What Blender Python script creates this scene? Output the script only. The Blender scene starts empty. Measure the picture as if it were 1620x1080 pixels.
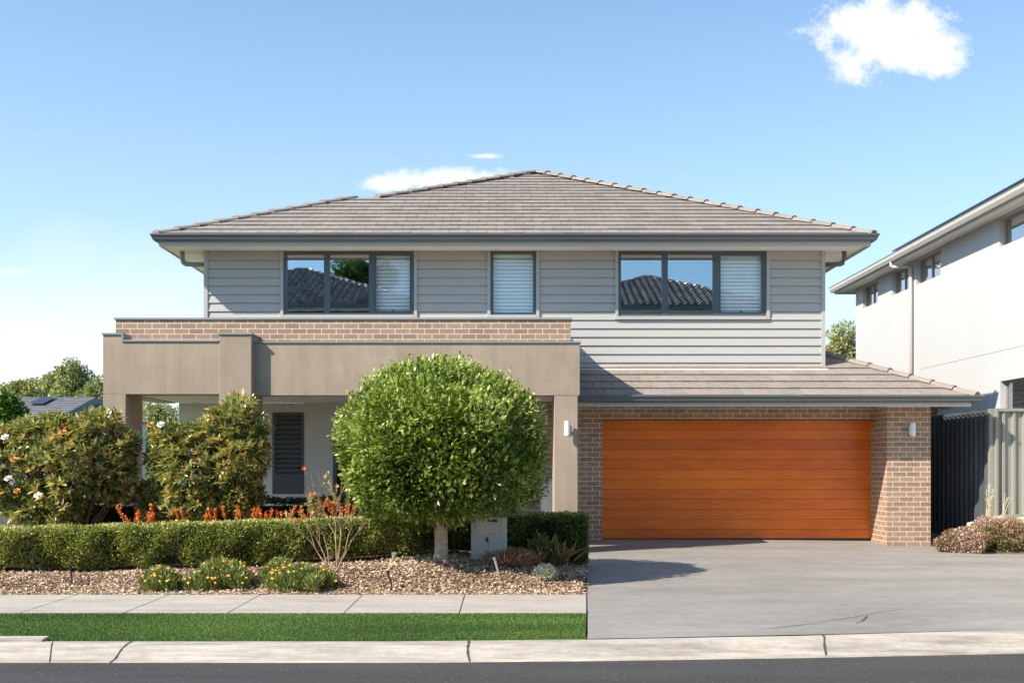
import bpy, math, random
import numpy as np
from mathutils import Vector
R = math.radians
random.seed(7)
rng = np.random.default_rng(11)
S = bpy.context.scene
COL = S.collection

# ------------------------------------------------------------------ camera
EYE = 1.33
F = 1700.0
cam = bpy.data.cameras.new("camera")
camo = bpy.data.objects.new("camera", cam)
COL.objects.link(camo)
camo.location = (0, 0, EYE)
camo.rotation_euler = (R(90), 0, 0)
cam.sensor_width = 36.0
cam.lens = F / 1620 * 36
cam.shift_x = 10 / 1620
cam.shift_y = 195 / 1620
cam.clip_start = 0.1
cam.clip_end = 2000
S.camera = camo


def PX(px, D): return (px - 800) / F * D
def PZ(py, D): return EYE + (735 - py) / F * D


# ------------------------------------------------------------------ light
TR = Vector((1.334, 0.72, -1.29)).normalized()       # direction the sunlight travels
sun_el = math.asin(-TR.z)
sun_rot = math.atan2(-TR.x, -TR.y)
sl = bpy.data.lights.new("sun", 'SUN')
sl.energy = 5.0
sl.angle = R(0.5)
sl.color = (1.0, 0.92, 0.80)
so = bpy.data.objects.new("sun", sl)
COL.objects.link(so)
so.rotation_euler = TR.to_track_quat('-Z', 'Y').to_euler()
so.location = (-10, -5, 15)

W = bpy.data.worlds.new("World")
S.world = W
W.use_nodes = True
wt = W.node_tree
for n in list(wt.nodes): wt.nodes.remove(n)


def wn(t, **k):
    n = wt.nodes.new(t)
    for a, b in k.items(): setattr(n, a, b)
    return n


def wmath(op, a, b=None, clamp=False):
    n = wn('ShaderNodeMath', operation=op, use_clamp=clamp)
    for i, v in enumerate((a, b)):
        if v is None: continue
        if isinstance(v, (int, float)): n.inputs[i].default_value = v
        else: wt.links.new(v, n.inputs[i])
    return n.outputs[0]


sky = wn('ShaderNodeTexSky', sky_type='NISHITA')
sky.sun_disc = False
sky.sun_elevation = sun_el
sky.sun_rotation = sun_rot
sky.altitude = 0
sky.air_density = 1.0
sky.dust_density = 0.6
sky.ozone_density = 1.2
tc = wn('ShaderNodeTexCoord')
sep = wn('ShaderNodeSeparateXYZ')
wt.links.new(tc.outputs['Generated'], sep.inputs[0])
sx, sy, sz = sep.outputs
ysafe = wmath('MAXIMUM', sy, 0.02)
u = wmath('DIVIDE', sx, ysafe)
v = wmath('DIVIDE', sz, ysafe)
comb = wn('ShaderNodeCombineXYZ')
wt.links.new(u, comb.inputs[0]); wt.links.new(v, comb.inputs[1])
nz = wn('ShaderNodeTexNoise')
nz.inputs['Scale'].default_value = 14
nz.inputs['Detail'].default_value = 9
nz.inputs['Roughness'].default_value = 0.72
wt.links.new(comb.outputs[0], nz.inputs['Vector'])
nzf = wmath('SUBTRACT', nz.outputs['Fac'], 0.5)
nz2 = wn('ShaderNodeTexNoise')
nz2.inputs['Scale'].default_value = 5
nz2.inputs['Detail'].default_value = 5
wt.links.new(comb.outputs[0], nz2.inputs['Vector'])
nz2f = wmath('SUBTRACT', nz2.outputs['Fac'], 0.5)
front = wmath('GREATER_THAN', sy, 0.02)


def ellipse(px, py, a, b, amp, sharp, slant=0.0, nf=None):
    du = wmath('SUBTRACT', u, (px - 800) / F)
    dv = wmath('SUBTRACT', v, (735 - py) / F)
    if slant: dv = wmath('SUBTRACT', dv, wmath('MULTIPLY', du, slant))
    du = wmath('DIVIDE', du, a / F)
    dv = wmath('DIVIDE', dv, b / F)
    q = wmath('SQRT', wmath('ADD', wmath('MULTIPLY', du, du), wmath('MULTIPLY', dv, dv)))
    e = wmath('SUBTRACT', 1.0, q)
    e = wmath('ADD', e, wmath('MULTIPLY', nf or nzf, amp))
    return wmath('MULTIPLY', e, sharp, clamp=True)


def wmax(l):
    r = l[0]
    for x in l[1:]: r = wmath('MAXIMUM', r, x)
    return r


crisp = wmax([ellipse(1395, 36, 110, 46, 4.2, 1.5), ellipse(1450, 82, 95, 34, 4.0, 1.5),
              ellipse(1350, 108, 46, 40, 3.8, 1.4), ellipse(1500, 66, 44, 28, 3.6, 1.1),
              ellipse(710, 286, 115, 21, 3.6, 1.3), ellipse(630, 289, 62, 14, 3.6, 1.1),
              ellipse(770, 247, 30, 5, 2.2, 1.1)])
crisp = wmath('MULTIPLY', crisp, 0.97)
soft = wmax([wmath('MULTIPLY', ellipse(60, 540, 520, 200, 1.3, 0.9, nf=nz2f), 0.72),
             wmath('MULTIPLY', ellipse(20, 430, 60, 16, 1.6, 1.2, nf=nz2f), 0.6),
             wmath('MULTIPLY', ellipse(1340, 480, 160, 60, 1.2, 1.0, nf=nz2f), 0.35)])
clouds = wmath('MULTIPLY', wmath('MAXIMUM', crisp, soft), front)
# air: the sky pales towards the horizon
haze = wmath('POWER', wmath('SUBTRACT', 1.0, wmath('MAXIMUM', sz, 0.0), clamp=True), 3.4)
haze = wmath('MULTIPLY', haze, wmath('ADD', 0.18, wmath('MULTIPLY', wmath('MULTIPLY', wmath('ADD', sy, 0.15), 2.2, clamp=True), 0.68)))
mixh = wn('ShaderNodeMixRGB')
wt.links.new(haze, mixh.inputs[0])
skyg = wn('ShaderNodeMixRGB', blend_type='MULTIPLY')
skyg.inputs[0].default_value = 1.0
wt.links.new(sky.outputs[0], skyg.inputs[1])
skyg.inputs[2].default_value = (0.88, 1.23, 1.42, 1)
wt.links.new(skyg.outputs[0], mixh.inputs[1])
mixh.inputs[2].default_value = (6.0, 7.2, 8.2, 1)
mixc = wn('ShaderNodeMixRGB')
wt.links.new(clouds, mixc.inputs[0])
wt.links.new(mixh.outputs[0], mixc.inputs[1])
mixc.inputs[2].default_value = (7.4, 7.45, 7.5, 1)
bg = wn('ShaderNodeBackground')
bg.inputs['Strength'].default_value = 0.093
wt.links.new(mixc.outputs[0], bg.inputs['Color'])
wo = wn('ShaderNodeOutputWorld')
wt.links.new(bg.outputs[0], wo.inputs['Surface'])

S.view_settings.view_transform = 'Standard'
S.view_settings.look = 'None'
S.view_settings.exposure = 0.76
S.view_settings.gamma = 1.0
S.render.engine = 'CYCLES'


# ------------------------------------------------------------------ materials
def new_mat(name):
    m = bpy.data.materials.new(name)
    m.use_nodes = True
    nt = m.node_tree
    return m, nt, nt.nodes['Principled BSDF']


def coords(nt, kind='Object', scale=(1, 1, 1)):
    t = nt.nodes.new('ShaderNodeTexCoord')
    mp = nt.nodes.new('ShaderNodeMapping')
    mp.inputs['Scale'].default_value = scale
    nt.links.new(t.outputs[kind], mp.inputs[0])
    return mp.outputs[0]


def noise(nt, vec, scale, detail=4, rough=0.6):
    n = nt.nodes.new('ShaderNodeTexNoise')
    n.inputs['Scale'].default_value = scale
    n.inputs['Detail'].default_value = detail
    n.inputs['Roughness'].default_value = rough
    nt.links.new(vec, n.inputs['Vector'])
    return n.outputs['Fac']


def ramp(nt, fac, stops, interp='LINEAR'):
    r = nt.nodes.new('ShaderNodeValToRGB')
    r.color_ramp.interpolation = interp
    e = r.color_ramp.elements
    while len(e) < len(stops): e.new(0.5)
    for k, (p, c) in enumerate(stops):
        e[k].position = p
        e[k].color = tuple(c) + (1,)
    nt.links.new(fac, r.inputs[0])
    return r.outputs[0]


def mixcol(nt, fac, a, b, mode='MIX'):
    n = nt.nodes.new('ShaderNodeMixRGB')
    n.blend_type = mode
    for i, x in enumerate((fac, a, b)):
        if isinstance(x, (int, float)): n.inputs[i].default_value = x
        elif isinstance(x, tuple): n.inputs[i].default_value = x + (1,)
        else: nt.links.new(x, n.inputs[i])
    return n.outputs[0]


def bump(nt, bs, h, strength, dist=0.01):
    b = nt.nodes.new('ShaderNodeBump')
    b.inputs['Strength'].default_value = strength
    b.inputs['Distance'].default_value = dist
    nt.links.new(h, b.inputs['Height'])
    nt.links.new(b.outputs[0], bs.inputs['Normal'])


def surf(name, c, rough=0.7, var=0.12, scale=1.5, fine=60, fvar=0.08, bmp=0.15, metal=0.0, spec=0.4, stretch=(1, 1, 1)):
    """plain surface with broad mottling and fine grain"""
    m, nt, bs = new_mat(name)
    vec = coords(nt, 'Object', stretch)
    a = ramp(nt, noise(nt, vec, scale, 5), [(0.3, (1 - var,) * 3), (0.7, (1 + var,) * 3)])
    b = ramp(nt, noise(nt, vec, fine, 3), [(0.3, (1 - fvar,) * 3), (0.7, (1 + fvar,) * 3)])
    col = mixcol(nt, 1.0, mixcol(nt, 1.0, c, a, 'MULTIPLY'), b, 'MULTIPLY')
    nt.links.new(col, bs.inputs['Base Color'])
    bs.inputs['Roughness'].default_value = rough
    bs.inputs['Metallic'].default_value = metal
    bs.inputs['Specular IOR Level'].default_value = spec
    if bmp: bump(nt, bs, noise(nt, vec, fine, 4), bmp)
    return m


def brick_mat(name, c1, c2, mortar):
    m, nt, bs = new_mat(name)
    t = nt.nodes.new('ShaderNodeTexCoord')
    br = nt.nodes.new('ShaderNodeTexBrick')
    nt.links.new(t.outputs['UV'], br.inputs['Vector'])
    br.inputs['Scale'].default_value = 1.0
    br.inputs['Brick Width'].default_value = 0.24
    br.inputs['Row Height'].default_value = 0.0865
    br.inputs['Mortar Size'].default_value = 0.0055
    br.inputs['Mortar Smooth'].default_value = 0.15
    br.inputs['Bias'].default_value = 0.0
    br.inputs['Color1'].default_value = c1 + (1,)
    br.inputs['Color2'].default_value = c2 + (1,)
    br.inputs['Mortar'].default_value = mortar + (1,)
    br.offset = 0.5
    vec = coords(nt, 'Object')
    g = ramp(nt, noise(nt, vec, 22, 6), [(0.25, (0.86,) * 3), (0.75, (1.14,) * 3)])
    g2 = ramp(nt, noise(nt, vec, 1.2, 3), [(0.3, (0.94,) * 3), (0.7, (1.06,) * 3)])
    col = mixcol(nt, 1.0, mixcol(nt, 1.0, br.outputs['Color'], g, 'MULTIPLY'), g2, 'MULTIPLY')
    nt.links.new(col, bs.inputs['Base Color'])
    bs.inputs['Roughness'].default_value = 0.8
    mm = nt.nodes.new('ShaderNodeMath'); mm.operation = 'MULTIPLY_ADD'
    nt.links.new(br.outputs['Fac'], mm.inputs[0])
    mm.inputs[1].default_value = -1.0
    nt.links.new(noise(nt, vec, 90, 4), mm.inputs[2])
    bump(nt, bs, mm.outputs[0], 0.5, 0.006)
    return m


def leaf_mat(name, stops, rough=0.42, trans=0.22, back=None, spec=0.5):
    m, nt, bs = new_mat(name)
    at = nt.nodes.new('ShaderNodeAttribute')
    at.attribute_name = 'rnd'
    col = ramp(nt, at.outputs['Fac'], stops)
    if back:
        g = nt.nodes.new('ShaderNodeNewGeometry')
        colb = ramp(nt, at.outputs['Fac'], back)
        col = mixcol(nt, g.outputs['Backfacing'], col, colb)
    nt.links.new(col, bs.inputs['Base Color'])
    bs.inputs['Roughness'].default_value = rough
    bs.inputs['Specular IOR Level'].default_value = spec
    if trans:
        tr = nt.nodes.new('ShaderNodeBsdfTranslucent')
        c2 = mixcol(nt, 1.0, col, (1.6, 1.7, 0.7), 'MULTIPLY')
        nt.links.new(c2, tr.inputs['Color'])
        mx = nt.nodes.new('ShaderNodeMixShader')
        mx.inputs[0].default_value = trans
        nt.links.new(bs.outputs[0], mx.inputs[1])
        nt.links.new(tr.outputs[0], mx.inputs[2])
        nt.links.new(mx.outputs[0], nt.nodes['Material Output'].inputs[0])
    return m


def tile_mat(name, c, rough=0.75, var=0.16, spec=0.35):
    m, nt, bs = new_mat(name)
    at = nt.nodes.new('ShaderNodeAttribute'); at.attribute_name = 'rnd'
    vec = coords(nt)
    a = ramp(nt, at.outputs['Fac'], [(0.0, (1 - var,) * 3), (1.0, (1 + var,) * 3)])
    b = ramp(nt, noise(nt, vec, 7, 6), [(0.3, (0.86,) * 3), (0.7, (1.12,) * 3)])
    col = mixcol(nt, 1.0, mixcol(nt, 1.0, c, a, 'MULTIPLY'), b, 'MULTIPLY')
    nt.links.new(col, bs.inputs['Base Color'])
    bs.inputs['Roughness'].default_value = rough
    bs.inputs['Specular IOR Level'].default_value = spec
    bump(nt, bs, noise(nt, vec, 80, 4), 0.25)
    return m


def concrete(name, c, stain=0.2, rough=0.85, stretch=(1, 1, 1), sc=0.8, pits=0.6, grime=0.0):
    m, nt, bs = new_mat(name)
    vec = coords(nt, 'Object', stretch)
    v1 = coords(nt)
    a = ramp(nt, noise(nt, vec, sc, 7, 0.65), [(0.32, (1 - stain,) * 3), (0.68, (1 + stain * .55,) * 3)])
    b = ramp(nt, noise(nt, v1, 9, 7, 0.7), [(0.3, (0.9,) * 3), (0.7, (1.08,) * 3)])
    d = ramp(nt, noise(nt, v1, 120, 3, 0.8), [(0.3, (0.85,) * 3), (0.7, (1.1,) * 3)])
    col = mixcol(nt, 1, mixcol(nt, 1, mixcol(nt, 1, c, a, 'MULTIPLY'), b, 'MULTIPLY'), d, 'MULTIPLY')
    sp = ramp(nt, noise(nt, v1, 55, 2, 0.9), [(0.24, (0.5,) * 3), (0.31, (1,) * 3)])
    col = mixcol(nt, pits, col, sp, 'MULTIPLY')
    if grime:
        gm = ramp(nt, noise(nt, coords(nt, 'Object', (0.9, 5, 9)), 2.6, 8, 0.75), [(0.42, (1, 1, 1)), (0.62, (0.72, 0.66, 0.58))])
        col = mixcol(nt, grime, col, gm, 'MULTIPLY')
    nt.links.new(col, bs.inputs['Base Color'])
    bs.inputs['Roughness'].default_value = rough
    bump(nt, bs, noise(nt, v1, 130, 5), 0.3)
    return m


def asphalt_mat():
    m, nt, bs = new_mat("asphalt")
    vec = coords(nt)
    a = ramp(nt, noise(nt, coords(nt, 'Object', (0.25, 1.6, 1)), 1.4, 5), [(0.3, (0.03, 0.0295, 0.029)), (0.7, (0.052, 0.05, 0.047))])
    g = ramp(nt, noise(nt, vec, 240, 2, 0.9), [(0.3, (0.6,) * 3), (0.7, (1.45,) * 3)])
    vo = nt.nodes.new('ShaderNodeTexVoronoi')
    vo.inputs['Scale'].default_value = 40
    nt.links.new(vec, vo.inputs['Vector'])
    sel = nt.nodes.new('ShaderNodeSeparateColor')
    nt.links.new(vo.outputs['Color'], sel.inputs[0])
    sm = nt.nodes.new('ShaderNodeMath'); sm.operation = 'GREATER_THAN'; sm.inputs[1].default_value = 0.93
    nt.links.new(sel.outputs[0], sm.inputs[0])
    ds = nt.nodes.new('ShaderNodeMath'); ds.operation = 'LESS_THAN'; ds.inputs[1].default_value = 0.22
    nt.links.new(vo.outputs['Distance'], ds.inputs[0])
    mu = nt.nodes.new('ShaderNodeMath'); mu.operation = 'MULTIPLY'
    nt.links.new(sm.outputs[0], mu.inputs[0]); nt.links.new(ds.outputs[0], mu.inputs[1])
    col = mixcol(nt, mu.outputs[0], mixcol(nt, 1.0, a, g, 'MULTIPLY'), (0.34, 0.3, 0.25))
    nt.links.new(col, bs.inputs['Base Color'])
    bs.inputs['Roughness'].default_value = 0.9
    bump(nt, bs, noise(nt, vec, 200, 3, 0.8), 0.6)
    return m


def timber_door_mat():
    m, nt, bs = new_mat("cedar_stained_door")
    vec = coords(nt, 'Object', (0.5, 1, 14))
    at = nt.nodes.new('ShaderNodeAttribute'); at.attribute_name = 'rnd'
    gr = ramp(nt, noise(nt, vec, 5, 8, 0.65), [(0.25, (0.62, 0.105, 0.010)), (0.5, (0.76, 0.165, 0.014)), (0.75, (0.84, 0.20, 0.018))])
    v2 = coords(nt, 'Object', (0.35, 1, 0.9))
    bl = ramp(nt, noise(nt, v2, 1.6, 4, 0.6), [(0.3, (0.80, 0.68, 0.66)), (0.7, (1.12, 1.22, 1.15))])
    bo = ramp(nt, at.outputs['Fac'], [(0, (0.86, 0.84, 0.84)), (1, (1.12, 1.14, 1.1))])
    col = mixcol(nt, 1, mixcol(nt, 1, gr, bl, 'MULTIPLY'), bo, 'MULTIPLY')
    nt.links.new(col, bs.inputs['Base Color'])
    bs.inputs['Roughness'].default_value = 0.28
    bump(nt, bs, noise(nt, vec, 12, 6), 0.12)
    return m


def glass_mat(name, refl=0.5, tint=(0.55, 0.6, 0.62)):
    m, nt, bs = new_mat(name)
    nt.nodes.remove(bs)
    tr = nt.nodes.new('ShaderNodeBsdfTransparent')
    tr.inputs['Color'].default_value = tint + (1,)
    gl = nt.nodes.new('ShaderNodeBsdfGlossy')
    gl.inputs['Roughness'].default_value = 0.0
    gl.inputs['Color'].default_value = (0.92, 0.96, 1, 1)
    lw = nt.nodes.new('ShaderNodeLayerWeight')
    lw.inputs['Blend'].default_value = refl
    n = noise(nt, coords(nt), 1.3, 2)
    bp = nt.nodes.new('ShaderNodeBump'); bp.inputs['Strength'].default_value = 0.02; bp.inputs['Distance'].default_value = 0.02
    nt.links.new(n, bp.inputs['Height']); nt.links.new(bp.outputs[0], gl.inputs['Normal'])
    ma = nt.nodes.new('ShaderNodeMath'); ma.operation = 'ADD'; ma.use_clamp = True
    nt.links.new(lw.outputs['Facing'], ma.inputs[0])
    ma.inputs[1].default_value = refl
    mx = nt.nodes.new('ShaderNodeMixShader')
    nt.links.new(ma.outputs[0], mx.inputs[0])
    nt.links.new(tr.outputs[0], mx.inputs[1]); nt.links.new(gl.outputs[0], mx.inputs[2])
    nt.links.new(mx.outputs[0], nt.nodes['Material Output'].inputs[0])
    return m


M = {}
M['render'] = surf('taupe_render', (0.385, 0.30, 0.222), 0.9, 0.12, 1.3, 90, 0.05, 0.3, stretch=(1, 1, 0.5))
nt = M['render'].node_tree; bs = nt.nodes['Principled BSDF']
old = bs.inputs['Base Color'].links[0].from_socket
stk = ramp(nt, noise(nt, coords(nt, 'Object', (1, 1, 0.07)), 5.5, 6, 0.7), [(0.35, (0.90, 0.885, 0.87)), (0.55, (1, 1, 1)), (0.8, (1.04, 1.035, 1.03))])
blt = ramp(nt, noise(nt, coords(nt), 2.6, 8, 0.72), [(0.3, (0.93, 0.93, 0.93)), (0.7, (1.05, 1.05, 1.05))])
nt.links.new(mixcol(nt, 1.0, mixcol(nt, 1.0, old, stk, 'MULTIPLY'), blt, 'MULTIPLY'), bs.inputs['Base Color'])
M['pale_render'] = surf('pale_grey_render', (0.62, 0.60, 0.57), 0.9, 0.03, 0.8, 90, 0.03, 0.15)
M['coping'] = surf('grey_coping_metal', (0.27, 0.275, 0.275), 0.45, 0.05, 2, 40, 0.03, 0.02)
M['brick'] = brick_mat('brown_brick', (0.37, 0.235, 0.155), (0.265, 0.17, 0.115), (0.68, 0.60, 0.48))
M['clad'] = surf('grey_weatherboard', (0.45, 0.435, 0.405), 0.6, 0.035, 0.7, 50, 0.02, 0.05, stretch=(0.3, 1, 1))
M['fascia'] = surf('fascia_paint', (0.50, 0.475, 0.435), 0.55, 0.03, 1, 50, 0.02, 0.03)
M['soffit'] = surf('cream_soffit', (0.86, 0.80, 0.71), 0.8, 0.03, 1, 50, 0.02, 0.0)
M['gutter'] = surf('charcoal_gutter', (0.105, 0.115, 0.118), 0.4, 0.08, 2, 40, 0.04, 0.03, spec=0.6)
M['frame'] = surf('grey_aluminium', (0.085, 0.105, 0.115), 0.4, 0.06, 2, 40, 0.03, 0.02, spec=0.6)
M['glass'] = glass_mat('window_glass', 0.34, (0.93, 0.96, 0.97))
M['glass_blind'] = glass_mat('window_glass_over_blind', 0.06, (0.96, 0.98, 0.98))
M['glass_dark'] = glass_mat('neighbour_glass', 0.25, (0.3, 0.32, 0.33))
M['blind'] = surf('white_blind', (0.93, 0.94, 0.93), 0.6, 0.04, 2, 60, 0.03, 0.05)
M['room'] = surf('room_wall', (0.17, 0.165, 0.16), 0.9, 0.08, 1, 50, 0.02, 0)
M['louvre'] = surf('grey_louvre', (0.13, 0.135, 0.14), 0.5, 0.05, 2, 60, 0.03, 0.05)
M['tile'] = tile_mat('taupe_roof_tile', (0.265, 0.225, 0.194), 0.75, 0.08)
M['cap'] = tile_mat('tan_ridge_tile', (0.285, 0.235, 0.195), 0.85, 0.08)
M['dark_tile'] = tile_mat('charcoal_glazed_tile', (0.2, 0.2, 0.2), 0.3, 0.4, 0.9)
M['grey_tile'] = tile_mat('grey_roof_tile', (0.16, 0.16, 0.165), 0.6, 0.15)
M['door'] = timber_door_mat()
M['white'] = surf('white_paint', (0.78, 0.78, 0.76), 0.45, 0.03, 2, 60, 0.02, 0.02)
M['white_render'] = surf('white_render', (0.47, 0.475, 0.478), 0.92, 0.03, 0.5, 80, 0.03, 0.2)
M['concrete'] = concrete('footpath_concrete', (0.42, 0.375, 0.325), 0.2, stretch=(0.5, 1.6, 1), sc=1.5, grime=0.35)
M['kerb'] = concrete('kerb_concrete', (0.47, 0.42, 0.36), 0.40, stretch=(0.35, 3.0, 4), sc=2.0, pits=0.9, grime=0.75)
M['drive'] = concrete('coated_driveway_concrete', (0.285, 0.265, 0.242), 0.22, 0.65, stretch=(0.45, 1.5, 1), sc=0.9, pits=0.8, grime=0.4)
M['crack'] = surf('dark_joint', (0.06, 0.055, 0.05), 0.9, 0.1, 5, 50, 0.1, 0)
M['asphalt'] = asphalt_mat()
M['soil'] = surf('bark_soil', (0.16, 0.105, 0.07), 0.95, 0.4, 5, 90, 0.4, 0.8)
M['ground'] = surf('grassy_ground', (0.075, 0.10, 0.035), 0.95, 0.3, 0.6, 30, 0.3, 0.5)
M['turf_base'] = surf('turf_backing', (0.035, 0.085, 0.015), 0.95, 0.2, 3, 90, 0.2, 0.5)
M['lawn'] = surf('lawn_green', (0.13, 0.20, 0.035), 0.95, 0.25, 1, 30, 0.25, 0.4)
M['shaded_road'] = surf('shaded_road_blue_grey', (0.12, 0.19, 0.26), 0.9, 0.1, 1, 30, 0.1, 0.2)  # blue-grey puts the shade on the far road into the colour
M['bark_pale'] = surf('pale_trunk_bark', (0.46, 0.37, 0.28), 0.9, 0.25, 9, 70, 0.2, 0.7, stretch=(1, 1, 3))
M['bark'] = surf('brown_bark', (0.16, 0.115, 0.08), 0.95, 0.25, 6, 50, 0.25, 0.7)
M['stem'] = surf('rose_stem', (0.40, 0.26, 0.17), 0.8, 0.25, 10, 60, 0.2, 0.3)
M['black'] = surf('black_plastic', (0.025, 0.025, 0.027), 0.5, 0.1, 5, 60, 0.1, 0.1)
M['steel'] = surf('brushed_steel', (0.50, 0.47, 0.42), 0.42, 0.1, 6, 80, 0.06, 0.1, metal=0.6, stretch=(1, 1, 0.2))
M['letterbox'] = surf('letterbox_render', (0.58, 0.575, 0.555), 0.9, 0.05, 4, 90, 0.05, 0.3)
M['yellow'] = surf('yellow_green_face', (0.55, 0.62, 0.16), 0.5, 0.05, 5, 60, 0.05, 0)
M['fence_dark'] = surf('charcoal_sheet_fence', (0.085, 0.093, 0.096), 0.5, 0.4, 2, 40, 0.1, 0.1, stretch=(1, 1, 0.3))
M['fence_grey'] = surf('sage_grey_sheet_fence', (0.27, 0.265, 0.225), 0.5, 0.06, 2, 40, 0.04, 0.05)
M['stone'] = surf('pale_sandstone', (0.50, 0.42, 0.32), 0.9, 0.2, 5, 60, 0.2, 0.6)
M['drystalk'] = surf('dry_stalk', (0.62, 0.50, 0.34), 0.9, 0.2, 9, 60, 0.1, 0.1)
M['solar'] = surf('solar_panel_black', (0.02, 0.022, 0.03), 0.3, 0.1, 3, 60, 0.1, 0)
M['core'] = surf('dark_foliage_core', (0.035, 0.032, 0.016), 0.95, 0.3, 12, 60, 0.3, 0.6)  # dark fill for the added solid cores inside the foliage
M['wax'] = surf('white_petal', (0.86, 0.82, 0.72), 0.5, 0.05, 8, 60, 0.05, 0.05)
M['oldpetal'] = surf('orange_brown_petal', (0.66, 0.27, 0.05), 0.7, 0.25, 12, 60, 0.2, 0.1)
M['orangepetal'] = surf('orange_petal', (0.85, 0.34, 0.02), 0.6, 0.12, 9, 60, 0.1, 0.05)
M['yellowpetal'] = surf('golden_petal', (0.86, 0.50, 0.07), 0.6, 0.12, 9, 60, 0.1, 0.05)
M['redpetal'] = surf('red_orange_leaf', (0.62, 0.13, 0.03), 0.6, 0.2, 9, 60, 0.1, 0.05)

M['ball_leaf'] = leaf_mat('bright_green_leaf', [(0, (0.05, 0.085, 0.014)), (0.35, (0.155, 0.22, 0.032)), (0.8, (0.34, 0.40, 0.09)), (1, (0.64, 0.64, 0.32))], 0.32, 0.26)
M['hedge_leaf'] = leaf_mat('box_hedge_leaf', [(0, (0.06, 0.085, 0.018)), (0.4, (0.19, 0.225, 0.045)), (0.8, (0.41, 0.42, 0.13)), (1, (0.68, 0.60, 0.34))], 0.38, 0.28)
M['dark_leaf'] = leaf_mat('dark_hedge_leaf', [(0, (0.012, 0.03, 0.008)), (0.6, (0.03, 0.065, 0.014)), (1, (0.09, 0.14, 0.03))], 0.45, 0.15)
M['mag_leaf'] = leaf_mat('magnolia_leaf', [(0, (0.07, 0.11, 0.03)), (0.5, (0.21, 0.26, 0.07)), (0.8, (0.45, 0.44, 0.16)), (1, (0.7, 0.52, 0.24))], 0.26, 0.2,
                         back=[(0, (0.14, 0.16, 0.06)), (0.5, (0.34, 0.34, 0.14)), (0.8, (0.58, 0.44, 0.19)), (1, (0.76, 0.40, 0.16))], spec=0.7)
M['gum_leaf'] = leaf_mat('gum_leaf', [(0, (0.17, 0.18, 0.075)), (0.5, (0.31, 0.33, 0.14)), (0.85, (0.46, 0.46, 0.23)), (1, (0.5, 0.34, 0.22))], 0.6, 0.2)
M['green_leaf'] = leaf_mat('street_tree_leaf', [(0, (0.035, 0.09, 0.01)), (0.6, (0.09, 0.19, 0.02)), (1, (0.2, 0.32, 0.05))], 0.5, 0.25)
M['orange_leaf'] = leaf_mat('orange_spike_leaf', [(0, (0.5, 0.10, 0.012)), (0.6, (0.85, 0.22, 0.02)), (1, (0.9, 0.4, 0.07))], 0.5, 0.25)
M['daisy_leaf'] = leaf_mat('daisy_leaf', [(0, (0.05, 0.09, 0.015)), (0.5, (0.14, 0.20, 0.04)), (1, (0.42, 0.40, 0.17))], 0.5, 0.2)
M['pink_leaf'] = leaf_mat('pink_groundcover', [(0, (0.06, 0.10, 0.02)), (0.35, (0.15, 0.18, 0.05)), (0.55, (0.34, 0.30, 0.16)), (0.62, (0.56, 0.18, 0.14)), (0.8, (0.70, 0.34, 0.32)), (0.9, (0.74, 0.52, 0.58)), (1, (0.84, 0.72, 0.76))], 0.6, 0.2)
M['rust_leaf'] = leaf_mat('dry_rust_twig', [(0, (0.22, 0.11, 0.06)), (0.6, (0.42, 0.22, 0.13)), (1, (0.6, 0.4, 0.26))], 0.8, 0.1)
M['silver_leaf'] = leaf_mat('silver_leaf', [(0, (0.35, 0.36, 0.26)), (0.6, (0.58, 0.58, 0.44)), (1, (0.75, 0.74, 0.62))], 0.7, 0.15)
M['red_strap'] = leaf_mat('red_green_strap_leaf', [(0, (0.06, 0.13, 0.02)), (0.5, (0.14, 0.19, 0.04)), (0.75, (0.36, 0.17, 0.08)), (1, (0.50, 0.30, 0.22))], 0.5, 0.2)
M['mulch'] = leaf_mat('wood_chip', [(0, (0.17, 0.10, 0.055)), (0.3, (0.40, 0.27, 0.165)), (0.75, (0.64, 0.47, 0.32)), (1, (0.80, 0.66, 0.5))], 0.9, 0.0)
M['grass_blade'] = leaf_mat('turf_blade', [(0, (0.04, 0.085, 0.010)), (0.6, (0.085, 0.17, 0.018)), (1, (0.2, 0.28, 0.06))], 0.6, 0.15)
M['rose_leaf'] = leaf_mat('sparse_rose_leaf', [(0, (0.16, 0.26, 0.06)), (0.7, (0.30, 0.38, 0.14)), (1, (0.52, 0.24, 0.10))], 0.5, 0.25)


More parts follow.
